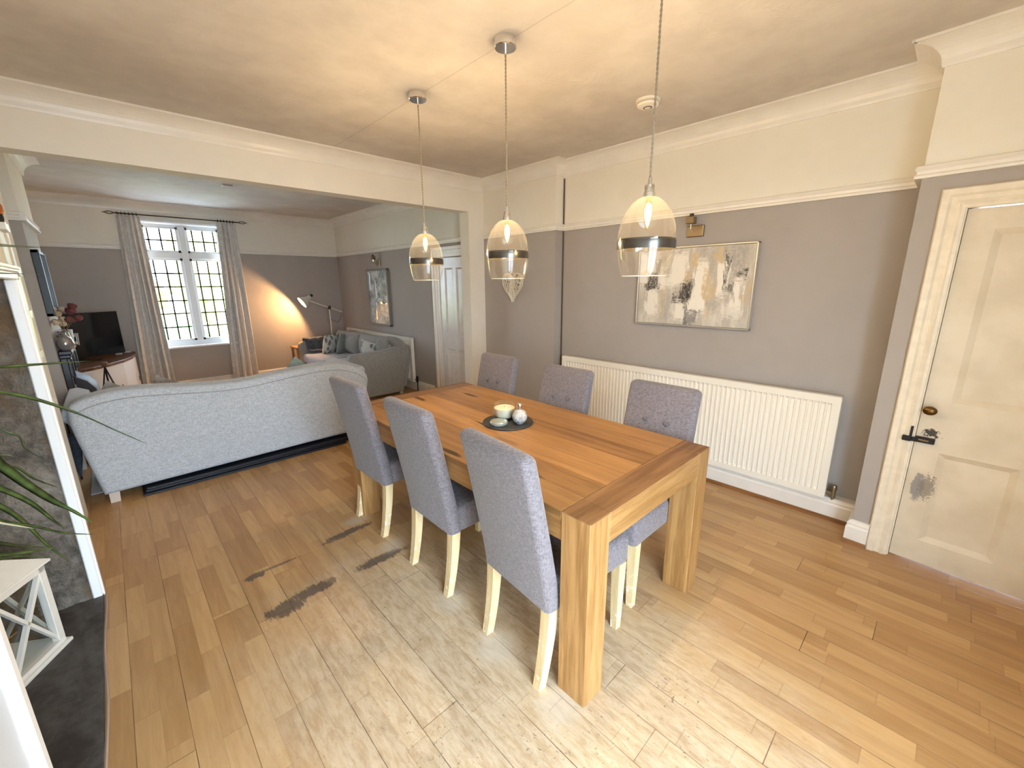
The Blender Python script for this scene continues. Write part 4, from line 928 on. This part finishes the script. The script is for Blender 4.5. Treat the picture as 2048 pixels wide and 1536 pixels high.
leaf([(-90, 1260, .75), (0, 1281, .82), (20, 1276, .86), (34, 1264, .9)], .014, .7, DRYLEAF)

# ================================================================ NEAR SOFA (back to camera)
so = thing('sofa', 'long pale grey sofa seen from behind with a wavy top edge', 'sofa', (.75, 4.45, 0))
top = [(-.318, .735), (-.30, .765), (-.24, .795), (-.16, .815), (-.09, .824), (.0, .826), (.12, .819), (.27, .802), (.42, .786), (.56, .774), (.69, .770), (.80, .775), (.91, .787), (1.03, .799), (1.16, .808), (1.28, .817), (1.38, .819), (1.48, .813), (1.57, .797), (1.65, .768), (1.71, .735), (1.76, .695), (1.788, .65), (1.795, .60)]
poly = [(-.245, .075), (-.285, .33), (-.31, .5), (-.326, .64)]+top+[(1.775, .50), (1.745, .39), (1.70, .2), (1.675, .10)]
bm = B(); prism(bm, poly, 'y', 4.0, 4.20, .035, 3); sbk = mk('back', bm, SOFAF, so, True, auto=40)
bm = B(); tube(bm, [(x*.985+.01, 3.998, z-.062) for x, z in top[1:-1]], .0035, 6); mk('back_seam', bm, PIPING, sbk, True)
bm = B(); box(bm, (-.22, 4.05, .075), (1.66, 4.95, .30), .03, 2); mk('base', bm, SOFAF, so, True)
ARMQ = [(-.20, .09), (-.235, .3), (-.31, .55), (-.365, .63), (-.372, .68), (-.35, .715), (-.30, .72), (-.24, .69), (-.12, .3), (-.12, .09)]
for f_ in (lambda x: x, lambda x: 1.47-x):
    bm = B(); prism(bm, [(f_(x), z) for x, z in ARMQ], 'y', 4.16, 5.0, .02, 2); mk('arm', bm, SOFAF, so, True, auto=40)
for k in range(2):
    bm = B(); a = -.2+k*.93; box(bm, (a, 4.22, .30), (a+.915, 4.97, .46), .045, 3); mk('seat_cushion', bm, SOFAF, so, True)
LEGP = plain('pale_wood_sofa_leg', lin(198, 184, 172), .55)
for x in (-.225, 1.60):
    for y in (4.03, 4.85):
        bm = B(); R = [[bm.verts.new((x+dx_*k2, y+dy_*k2, z)) for dx_, dy_ in ((0, 0), (.06, 0), (.06, .06), (0, .06))] for z, k2 in ((0, .9), (.09, 1.0))]
        for i in range(4): bm.faces.new((R[0][i], R[0][(i+1) % 4], R[1][(i+1) % 4], R[1][i]))
        bm.faces.new(R[0][::-1]); bm.faces.new(R[1]); mk('leg', bm, LEGP, so)
for c, lab, w, m_, ry in (((-.06, 4.40, .600), 'grey scatter cushion peeking over the left end of the near sofa', .36, SOFA2F, .62), ((.26, 4.42, .602), 'brown-grey scatter cushion peeking over the near sofa below the curtain', .36, fabric('taupe_cushion', lin(120, 112, 106), lin(160, 150, 142), 150), .5), ((1.27, 4.44, .598), 'pale teal scatter cushion peeking over the right end of the near sofa', .38, fabric('teal_grey_cushion', lin(120, 136, 132), lin(150, 166, 160), 150), .7)):
    bm = B(); pillow(bm, c, w, w, .13, (.18, ry, 0)); mk('scatter_cushion', bm, m_, label=lab, cat='cushion', group='cushions on the near sofa', smooth=True)
# dark flat panels stored underneath
NAVY = plain('dark_navy_plastic', lin(26, 30, 38), .4, var=.2, vs=30)
for k, (xa, xb, ya, z, lab) in enumerate(((-.045, 1.50, 3.985, .0, 'lowest of the dark flat panels stored under the near sofa'), (-.03, 1.53, 4.0, .021, 'middle one of the dark flat panels stored under the near sofa'), (-.02, 1.56, 3.99, .042, 'topmost of the dark flat panels stored under the near sofa'))):
    bm = B(); box(bm, (xa, ya, z), (xb, ya+.42, z+.019), .004, 1); box(bm, (xa+.02, ya-.004, z+.006), (xb-.02, ya, z+.012)); mk('flat_panel', bm, NAVY, label=lab, cat='storage panel', group='dark panels under the near sofa')

# closed umbrella and bag on the floor left of the sofa
um = thing('umbrella', 'closed dark umbrella standing point down beside the near sofa', 'umbrella', (-.395, 4.74, 0))
UMB = plain('dark_umbrella_cloth', lin(76, 84, 96), .7, var=.2, vs=30)
bm = B(); R = lathe(bm, [(0, .02), (.006, .021), (.012, .06), (.03, .16), (.05, .30), (.06, .36), (.05, .385), (.012, .40)], (-.395, 4.74, 0), 18)
for ring in R:
    for i, v in enumerate(ring):
        k = 1+.18*math.sin(i*PI*6/18*2); v.co.x = -.395+(v.co.x+.395)*k; v.co.y = 4.74+(v.co.y-4.74)*k
mk('canopy', bm, UMB, um, True)
bm = B(); tube(bm, [(-.395, 4.74, 0), (-.395, 4.74, .50), (-.385, 4.74, .545), (-.355, 4.74, .555), (-.335, 4.74, .53)], .007, 8); mk('handle', bm, BLACK, um, True)
bm = B(); pillow(bm, (-.64, 4.84, .20), .24, .40, .17, (.1, .2, .3), 14, 1.1, .12); mk('fabric_bag', bm, fabric('blue_grey_bag_cloth', lin(70, 80, 92), lin(112, 122, 132), 120, .6, 20), label='crumpled blue-grey cloth bag on the floor left of the near sofa', cat='bag', smooth=True)

bm = B(); box(bm, (-.335, 4.30, .0), (2.05, 6.5, .006), .002, 1); mk('rug', bm, fabric('pale_grey_rug', lin(168, 168, 170), lin(196, 196, 198), 120, .5, 40), label='large pale grey rug on the living room floor under the near sofa', cat='rug')
# ================================================================ SMALL SOFA against the right wall
s2 = thing('sofa', 'small warm grey sofa against the living room radiator', 'sofa', (2.6, 6.4, 0))
armp = [(2.44, .03), (2.915, .03), (2.93, .12), (2.975, .30), (3.03, .48), (3.058, .58), (3.062, .64), (3.045, .69), (3.0, .715), (2.93, .70), (2.80, .675), (2.62, .652), (2.42, .645), (2.25, .645), (2.19, .635), (2.16, .60), (2.15, .55), (2.20, .30), (2.25, .03)]
for ya, yb in ((5.33, 5.47), (7.28, 7.42)):
    bm = B(); prism(bm, armp, 'y', ya, yb, .03, 3); mk('arm', bm, SOFA2F, s2, True, auto=40)
bm = B(); N = 30; R = []
for i in range(N+1):
    s = i/N; y = 5.34+2.07*s; zt = .70+.105*math.sin(min(1, s*6)*PI/2)*math.sin(min(1, (1-s)*6)*PI/2)-.03*math.sin(s*PI)*(1 if .2 < s < .8 else .5)
    R.append([bm.verts.new((x, y, z)) for x, z in ((2.80, .30), (2.84, zt-.08), (2.875, zt-.02), (2.94, zt), (3.02, zt-.02), (3.06, zt-.09), (3.02, .35), (2.95, .10), (2.85, .10))])
for a, b in zip(R, R[1:]):
    for k in range(9): bm.faces.new((a[k], a[(k+1) % 9], b[(k+1) % 9], b[k]))
bm.faces.new(R[0]); bm.faces.new(R[-1][::-1]); mk('back', bm, SOFA2F, s2, True, auto=60)
bm = B(); box(bm, (2.22, 5.46, .08), (2.86, 7.29, .30), .02, 2); mk('base', bm, SOFA2F, s2, True)
LILAC = fabric('lilac_grey_seat', lin(150, 150, 158), lin(184, 184, 192), 140)
for a, b in ((5.475, 6.37), (6.38, 7.275)):
    bm = B(); box(bm, (2.17, a, .30), (2.82, b, .455), .05, 3); mk('seat_cushion', bm, LILAC, s2, True)
for a, b in ((5.475, 6.37), (6.38, 7.275)):
    bm = B(); pillow(bm, (2.78, (a+b)/2, .62), .88, .36, .24, (0, 0, PI/2), 12, 1, .03)
    mk('back_cushion', bm, SOFA2F, s2, True)
for x, y in ((2.27, 5.36), (2.86, 5.36), (2.27, 7.33), (2.86, 7.33)):
    bm = B(); box(bm, (x, y, 0), (x+.045, y+.045, .085)); mk('leg', bm, LEGP, s2)
def leafpat():
    g = G('leaf_print_cushion'); p = g.pos(); v = g.n('ShaderNodeTexVoronoi', {'Vector': g.scale(p, (1, 1, .6)), 'Scale': 16})
    f = g.ss(g.ma('ADD', v.outputs['Distance'], g.ma('MULTIPLY', g.noise(p, 30, 3), .5)), .55, .75)
    g.col(g.mix(f, lin(108, 116, 112), lin(196, 196, 190))); g.p(Roughness=.9); return g.m
LP = leafpat(); SAGE = fabric('sage_velvet', lin(100, 108, 104), lin(128, 136, 130), 160)
for c, rot, lab, m_, w in (((2.55, 7.00, .60), (.28, 0, .5), 'leaf patterned cushion leaning on the far arm of the small sofa', LP, .34), ((2.70, 6.86, .61), (.3, 0, .8), 'plain sage cushion beside the leaf patterned one on the small sofa', SAGE, .36),
                       ((2.66, 5.78, .59), (.25, .25, -1.0), 'pale leaf patterned cushion in the near corner of the small sofa', LP, .32), ((2.78, 5.62, .60), (.3, .45, -.7), 'light sage cushion tilted against the near arm of the small sofa', fabric('pale_sage_cloth', lin(136, 140, 128), lin(168, 170, 158), 150), .30)):
    bm = B(); pillow(bm, c, w, w, .15, rot); mk('scatter_cushion', bm, m_, label=lab, cat='cushion', group='cushions on the small sofa', smooth=True)
# throw over the far arm
bm = B(); th = []
prof = [(7.10, .475), (7.21, .50), (7.255, .62), (7.29, .668), (7.35, .682), (7.41, .668), (7.44, .60), (7.448, .45)]
for i in range(17):
    x = 2.24+.66*i/16
    th.append([bm.verts.new((x+.01*math.sin(j*1.3+i), y+.008*math.sin(i*1.7+j)*(1 if j < 5 else .2)-.008, z+.012+.006*math.sin(i*2.1))) for j, (y, z) in enumerate(prof)])
for a, b in zip(th, th[1:]):
    for j in range(len(prof)-1): bm.faces.new((a[j], b[j], b[j+1], a[j+1]))
mk('throw_blanket', bm, fabric('slate_blue_throw', lin(54, 62, 74), lin(92, 98, 106), 130, .6, 24), label='dark slate blue throw draped over the far arm of the small sofa', cat='throw', smooth=True, solid=.012)
# wooden side table behind the arm
SIDE = wood('honey_side_table', lin(150, 104, 66), lin(190, 142, 96), 'z')
st = thing('side_table', 'small wooden side table beyond the far arm of the small sofa', 'side table', (2.33, 7.62, 0))
bm = B(); box(bm, (2.15, 7.47, .50), (2.52, 7.80, .53), .004, 1); mk('tabletop', bm, SIDE, st)
for x in (2.16, 2.475):
    for y in (7.48, 7.755):
        bm = B(); box(bm, (x, y, 0), (x+.035, y+.035, .50)); mk('leg', bm, SIDE, st)

# framed picture on the living wall
def mirm():
    g = G('pale_blotched_print'); p = g.pos(False); X, Y, Z = g.xyz(p)
    n = g.noise(p, 7, 5, .6, .8); c = g.mix(g.ss(n, .38, .62), lin(150, 160, 157), lin(222, 228, 225))  # soft blotches between grey-green and near white
    c = g.mix(g.ma('MULTIPLY', g.ss(g.noise(p, 16, 4, .6), .56, .64), .7), c, lin(118, 128, 124)); g.col(c); g.p(Roughness=.12); return g.m
pc = thing('framed_picture', 'tall framed pale blotched picture on the living room wall', 'picture', (XL, 6.35, .91))
bm = B(); box(bm, (XL-.028, 6.035, .93), (XL-.012, 6.665, 1.755)); mk('print', bm, mirm(), pc)
bm = B()
for a, b in (((XL-.045, 6.01, .905), (XL, 6.04, 1.78)), ((XL-.045, 6.66, .905), (XL, 6.69, 1.78)), ((XL-.045, 6.01, .905), (XL, 6.69, .93)), ((XL-.045, 6.01, 1.755), (XL, 6.69, 1.78))): box(bm, a, b, .003, 1)
mk('frame', bm, plain('mid_grey_frame', lin(142, 140, 136), .35, .3), pc)
REFL = plain('window_reflection_silver', (.85, .87, .88), .03, 1.0)  # bright strips standing for window reflections in the picture glass
for y0, y1, z0_, z1_ in ((6.44, 6.475, 1.33, 1.60), (6.44, 6.475, .99, 1.27), (6.62, 6.65, 1.45, 1.74), (6.62, 6.65, .95, 1.1), (6.1, 6.3, 1.25, 1.28)):
    bm = B(); box(bm, (XL-.031, y0, z0_), (XL-.027, y1, z1_)); mk('window_reflection_strip', bm, REFL, pc)

# floor lamp in the corner
LPY = 7.60
def lp(u, v, y=LPY): return at(u, v, 'y', y)
piv, tail, hd = lp(658.5, 615), lp(684, 624), lp(614, 600)
fl = thing('floor_lamp', 'white angled reading lamp on a slim pole in the living room corner', 'floor lamp', (piv.x, LPY, 0))
WM = plain('white_lamp_metal', lin(214, 210, 196), .35)
bm = B(); lathe(bm, [(0, 0), (.12, 0), (.125, .008), (.12, .02), (0, .022)], (piv.x, LPY, 0), 28); mk('base', bm, WM, fl, True)
bm = B(); tube(bm, [(piv.x, LPY, .02), (piv.x, LPY, piv.z)], .011, 10); mk('pole', bm, WM, fl, True)
bm = B(); tube(bm, [hd, piv+Vector((0, -.0, 0)), tail], .012, 10); mk('arm', bm, WM, fl, True)
bm = B(); lathe(bm, [(0, -.03), (.024, -.03), (.028, 0), (.024, .03), (0, .03)], piv, 14); mk('joint', bm, BLACK, fl, True)
# shade: opens down-left, a little to the camera
ax = Vector((-.82, .02, -.55)).normalized()
zq = -ax; xq = zq.cross(Vector((0, 1, 0))).normalized(); yq = zq.cross(xq)
HM = Matrix((xq, yq, zq)).transposed().to_4x4(); hc = lp(611, 600); HM.translation = hc
bm = B(); lathe(bm, [(.098, -.075), (.092, -.06), (.075, -.02), (.05, .02), (.035, .05), (.034, .095), (.026, .10), (0, .10)], n=32, mat=HM); mk('shade', bm, WM, fl, True, solid=.003)
bm = B(); tube(bm, [hc+zq*.09, hc+zq*.13+Vector((.01, 0, .01))], .022, 10); mk('lamp_cap', bm, BLACK, fl, True)
bm = B(); lathe(bm, [(0, -.034), (.03, -.030), (.042, -.012), (.038, .01), (.022, .04), (0, .045)], n=24, mat=HM); mk('bulb', bm, LAMPGLOW, fl, True)
light('reading_lamp_light', 'POINT', hc-zq*.042, 24, (1, .54, .22), .015)
bm = B(); tube(bm, [tail+Vector((0, .01, 0)), tail+Vector((-.03, .02, -.12)), tail+Vector((-.09, .02, -.18)), tail+Vector((-.16, .02, -.14)), piv+Vector((.01, .02, -.2))], .003, 6); mk('cable', bm, BLACK, fl, True)

# ================================================================ CURTAINS
def curtain(label, xt0, xt1, xb0, xb1, seed, pleat):
    t = thing('curtain', label, 'curtain', ((xt0+xt1)/2, 7.83, .03), 'oatmeal curtains at the leaded window')
    bm = B(); NX, NZ = 90, 40; g_ = []
    for j in range(NZ+1):
        s = j/NZ; z = 2.465-2.435*s; row = []
        for i in range(NX+1):
            a = i/NX; e = s**.8
            b0 = xt0+(xb0-xt0)*s; b1 = xt1+(xb1-xt1)*s
            ph = a*2*PI*pleat+.5*math.sin(a*7+seed)+.35*s*math.sin(a*5+seed*2)
            amp = (.020+.022*min(1, s*2))*(.75+.25*math.sin(a*9+seed))
            x = b0+(b1-b0)*a+.006*math.sin(ph*2+seed); y = 7.835+amp*math.sin(ph)+.01*math.sin(s*4+a*6+seed)
            row.append(bm.verts.new((x, y, z)))
        g_.append(row)
    for a, b in zip(g_, g_[1:]):
        for i in range(NX): bm.faces.new((a[i], a[i+1], b[i+1], b[i]))
    mk('cloth', bm, CURT, t, True, auto=0, solid=.004)
    for k in range(6):
        x = xt0+.02+(xt1-xt0-.04)*k/5; bm = B(); pts = [(x, 7.835+.019*math.cos(q*PI/6), 2.487+.019*math.sin(q*PI/6)) for q in range(13)]; tube(bm, pts, .0035, 6, False); mk('ring', bm, IRON, t, True)
curtain('oatmeal linen curtain on the left of the leaded window, next to the television', .268, .50, .165, .54, 1.3, 4.5)
curtain('oatmeal linen curtain on the right of the leaded window, next to the lamp glow', 1.375, 1.61, 1.27, 1.63, 4.1, 4)
cr_ = thing('curtain_rod', 'dark iron curtain rod with curled finials above the leaded window', 'curtain rod', (.96, 7.835, 2.487))
bm = B(); tube(bm, [(.26, 7.835, 2.487), (1.66, 7.835, 2.487)], .008, 8); mk('pole', bm, IRON, cr_, True)
for x, s in ((.26, -1), (1.66, 1)):
    bm = B()
    for k in range(4):
        a = k*PI/2; tube(bm, [(x+s*(.10*q/8), 7.835+.022*math.sin(q/8*PI)*math.cos(a+q*.25), 2.487+.022*math.sin(q/8*PI)*math.sin(a+q*.25)) for q in range(9)], .003, 5)
    tube(bm, [(x+s*.1, 7.835, 2.487), (x+s*.12, 7.835, 2.487)], [.006, .002], 6); mk('finial', bm, IRON, cr_, True)
for x in (.30, .96, 1.62):
    bm = B(); tube(bm, [(x, 7.835, 2.487), (x, 7.90, 2.49), (x, YW, 2.50)], .006, 6); mk('bracket', bm, IRON, cr_, True)

# ================================================================ TV CORNER
CABW = plain('white_cabinet_paint', lin(222, 220, 220), .45); TVW = wood('dark_walnut_top', lin(70, 44, 26), lin(112, 72, 44), 'x')
tc = thing('tv_cabinet', 'white curved corner cabinet with a dark wooden top under the television', 'cabinet', (-.3, 7.4, 0))
front = [(-.37, 6.55), (-.24, 6.66), (-.10, 6.86), (.03, 7.10), (.12, 7.38), (.165, 7.65), (.17, 7.90)]
poly = [(-.83, 7.90), (-.83, 6.55)]+front
bm = B(); prism(bm, [(x-.012 if i > 1 else x, y) for i, (x, y) in enumerate(poly)], 'z', 0, .615); mk('body', bm, CABW, tc)
bm = B(); prism(bm, poly, 'z', .615, .65, .004, 1); mk('top', bm, TVW, tc)
for i in (2, 4):
    a, b = Vector((*front[i], 0)), Vector((*front[i+1], 0)); bm = B(); bar(bm, a*.5+b*.5+Vector((.004, -.002, .30)), a*.5+b*.5+Vector((.004, -.002, .36)), .012, .012); mk('handle', bm, NICKEL, tc)
tv = thing('television', 'large black flat television angled in the corner left of the window', 'television', (-.35, 7.25, .65))
TR = at(236, 622, 'y', 7.48); 
e1 = Vector((math.cos(math.radians(27)), math.sin(math.radians(27)), 0)); e2 = Vector((-e1.y, e1.x, 0))
TM = Matrix((e1, e2, Vector((0, 0, 1)))).transposed().to_4x4(); TM.translation = Vector((.068, 7.46, .70)) - e1*.94
def screenm():
    g = G('tv_screen'); g.col((.004, .004, .005)); g.p(Roughness=.06, Specular_IOR_Level=.7); return g.m
bm = B(); box(bm, (0, .004, 0), (.94, .045, .535), .004, 1, TM); mk('casing', bm, BLACK, tv)
bm = B(); box(bm, (.008, .0, .012), (.932, .004, .527), 0, 1, TM); mk('screen', bm, screenm(), tv)
bm = B(); box(bm, (.30, -.06, -.05), (.66, .14, -.04), .003, 1, TM); box(bm, (.44, .02, -.045), (.52, .05, .05), .003, 1, TM); mk('stand', bm, BLACK, tv)
for k, (u, v, w, lab) in enumerate(((238, 708, .035, 'small white gadget on the cabinet top by the television stand'), (254, 704, .04, 'second pale gadget on the cabinet top, nearest the curtain'))):
    p = at(u, v, 'z', .66); bm = B(); box(bm, (p.x-w, p.y-.03, .65), (p.x+w, p.y+.03, .675), .010, 2); mk('gadget', bm, plain('pale_plastic_'+str(k), lin(196, 200, 200), .4), label=lab, cat='gadget', group='gadgets by the television', smooth=True)

# tripod in front of the cabinet
tp = thing('tripod', 'small black tripod with a brown ball head before the white cabinet', 'tripod', (-.14, 6.2, 0))
hp = Vector((-.135, 6.15, .745))
for k in range(4):
    a = PI/4+k*PI/2; ft = Vector((hp.x+.21*math.cos(a), hp.y+.21*math.sin(a), 0)); bm = B(); tube(bm, [hp-Vector((0, 0, .03)), ft], .0065, 8); mk('leg', bm, BLACKMETAL, tp, True)
bm = B(); box(bm, (hp.x-.05, hp.y-.05, .50), (hp.x+.05, hp.y+.05, .515)); tube(bm, [(hp.x, hp.y, .48), hp-Vector((0, 0, .03))], .008, 8); mk('spreader', bm, BLACKMETAL, tp, True)
bm = B(); lathe(bm, [(0, -.035), (.015, -.035), (.024, -.02), (.03, 0), (.024, .02), (0, .03)], hp, 18); mk('ball_head', bm, plain('brown_wood_ball', lin(104, 72, 52), .4), tp, True)

p = at(453, 371, 'z', ZL-.005); bm = B(); box(bm, (p.x-.05, p.y-.05, ZL-.018), (p.x+.05, p.y+.05, ZL), .004, 1); mk('ceiling_plate', bm, plain('off_white_plate', lin(196, 192, 186), .5), label='small square off-white plate on the living room ceiling', cat='ceiling fitting')
# ================================================================ LIVING FIREPLACE
PEW = plain('dark_pewter_iron', lin(70, 70, 72), .3, .8, var=.2, vs=20)
fp = thing('cast_iron_fireplace', 'dark cast iron fireplace with a narrow mantel on the living chimney breast', 'fireplace', (-.34, 5.5, 0))
bm = B(); box(bm, (-.3695, 5.08, .985), (-.285, 5.92, 1.02), .008, 2); box(bm, (-.37, 5.10, .955), (-.30, 5.90, .985), .006, 1); mk('mantel', bm, PEW, fp)
for y in (5.12, 5.80):
    bm = B(); box(bm, (-.37, y, 0), (-.325, y+.09, .955), .006, 1); box(bm, (-.37, y+.015, .78), (-.30, y+.075, .955), .012, 2); mk('pillar', bm, PEW, fp)
bm = B(); box(bm, (-.369, 5.21, 0), (-.345, 5.80, .955)); mk('fire_plate', bm, BLACKMETAL, fp)
bm = B(); prof = [(.25*math.cos(a), .32+.38*math.sin(a)) for a in [PI*k/14 for k in range(15)]]
tube(bm, [(-.338, 5.505+y, z) for y, z in prof], .014, 8); mk('arch_trim', bm, CHROME, fp, True)
stv = thing('log_burner', 'dark grey domed stove body standing out from the iron fireplace', 'stove', (-.22, 5.72, 0))
bm = B(); prism(bm, [(-.34, .02), (-.18, .02), (-.175, .45), (-.205, .62), (-.255, .70), (-.34, .76)], 'y', 5.42, 5.80, .02, 2); mk('body', bm, plain('dark_slate_enamel', lin(58, 60, 68), .6), stv, True)
bm = B(); box(bm, (-.176, 5.47, .12), (-.168, 5.75, .44), .004, 1); mk('door', bm, BLACKMETAL, stv)
# mirror above
mr = thing('wall_mirror', 'black framed mirror on the living room chimney breast', 'mirror', (-.36, 5.3, 1.31))
bm = B()
for a, b in (((-.37, 5.06, 1.31), (-.325, 5.11, 1.83)), ((-.37, 5.515, 1.31), (-.325, 5.555, 1.83)), ((-.37, 5.06, 1.31), (-.33, 5.555, 1.335)), ((-.37, 5.06, 1.805), (-.33, 5.555, 1.83))): box(bm, a, b, .003, 1)
mk('frame', bm, BLACK, mr)
bm = B(); box(bm, (-.365, 5.08, 1.33), (-.35, 5.535, 1.81)); mk('mirror_glass', bm, plain('mirror_silver', (.8, .82, .82), .02, 1.0), mr)
# mantel ornaments
MZ = 1.02
vs_ = thing('flower_vase', 'silver vase of dried cream and burgundy flowers on the living mantel', 'vase', (-.305, 5.22, MZ))
bm = B(); lathe(bm, [(0, 0), (.03, 0), (.038, .03), (.03, .09), (.022, .14), (.028, .16), (.024, .16), (.018, .14), (0, .13)], (-.305, 5.22, MZ), 20); mk('vase_body', bm, CHROME, vs_, True)
random.seed(5)
CRM = plain('dried_cream_petals', lin(196, 172, 144), .8, var=.2, vs=40); BUR = plain('dried_burgundy_petals', lin(112, 58, 56), .8, var=.2, vs=40)
for k in range(16):
    a = random.random()*2*PI; rr_ = random.uniform(.02, .11); p = Vector((-.285+rr_*math.cos(a)*.85, 5.24+rr_*math.sin(a)*1.3, MZ+.22+random.uniform(0, .15))); bm = B()
    bmesh.ops.create_icosphere(bm, subdivisions=2, radius=.026)
    for v in bm.verts: v.co = p+v.co*(1+.5*noise.noise(v.co*90+p*9))
    bm2 = bm; mk('flower_head', bm2, CRM if p.x < -.27 else BUR, vs_, True, auto=0)
bm = B()
for k in range(7): a = k*.9; tube(bm, [(-.305, 5.22, MZ+.14), (-.29+.06*math.cos(a), 5.235+.08*math.sin(a), MZ+.26)], .002, 5)
mk('stems', bm, DRYLEAF, vs_)
PHO = None
def photom():
    g = G('monochrome_snapshot'); p = g.pos(); n = g.noise(p, 26, 3, .5); g.col(g.mix(g.ss(n, .42, .58), lin(52, 48, 52), lin(206, 200, 198))); g.p(Roughness=.2); return g.m
PHO = photom()
for k, (y, x, w, h, lab) in enumerate(((5.36, -.33, .12, .16, 'white framed photograph on the living mantel behind the silver bowl'), (5.55, -.315, .14, .11, 'small dark photograph in a silver frame at the far end of the mantel'))):
    t = thing('photo_frame', lab, 'photo frame', (x, y, MZ), 'photographs on the living mantel')
    RM = Matrix.Translation((x, y, MZ)) @ Matrix.Rotation(math.radians(-28), 4, 'Z') @ Matrix.Rotation(-.12, 4, 'X')
    bm = B(); box(bm, (-w/2, 0, 0), (w/2, .012, h), .002, 1, RM); mk('frame', bm, FS if k == 0 else CHROME, t)
    bm = B(); box(bm, (-w/2+.012, -.002, .012), (w/2-.012, .0, h-.012), 0, 1, RM); mk('photo', bm, PHO, t)
bm = B(); lathe(bm, [(0, 0), (.03, 0), (.05, .03), (.055, .06), (.045, .10), (.02, .125), (.008, .13), (0, .14)], (-.315, 5.13, MZ), 24); mk('silver_ornament', bm, plain('silvery_glass', lin(170, 165, 165), .12, .7), label='rounded silver ornament at the near end of the living mantel', cat='ornament', smooth=True)
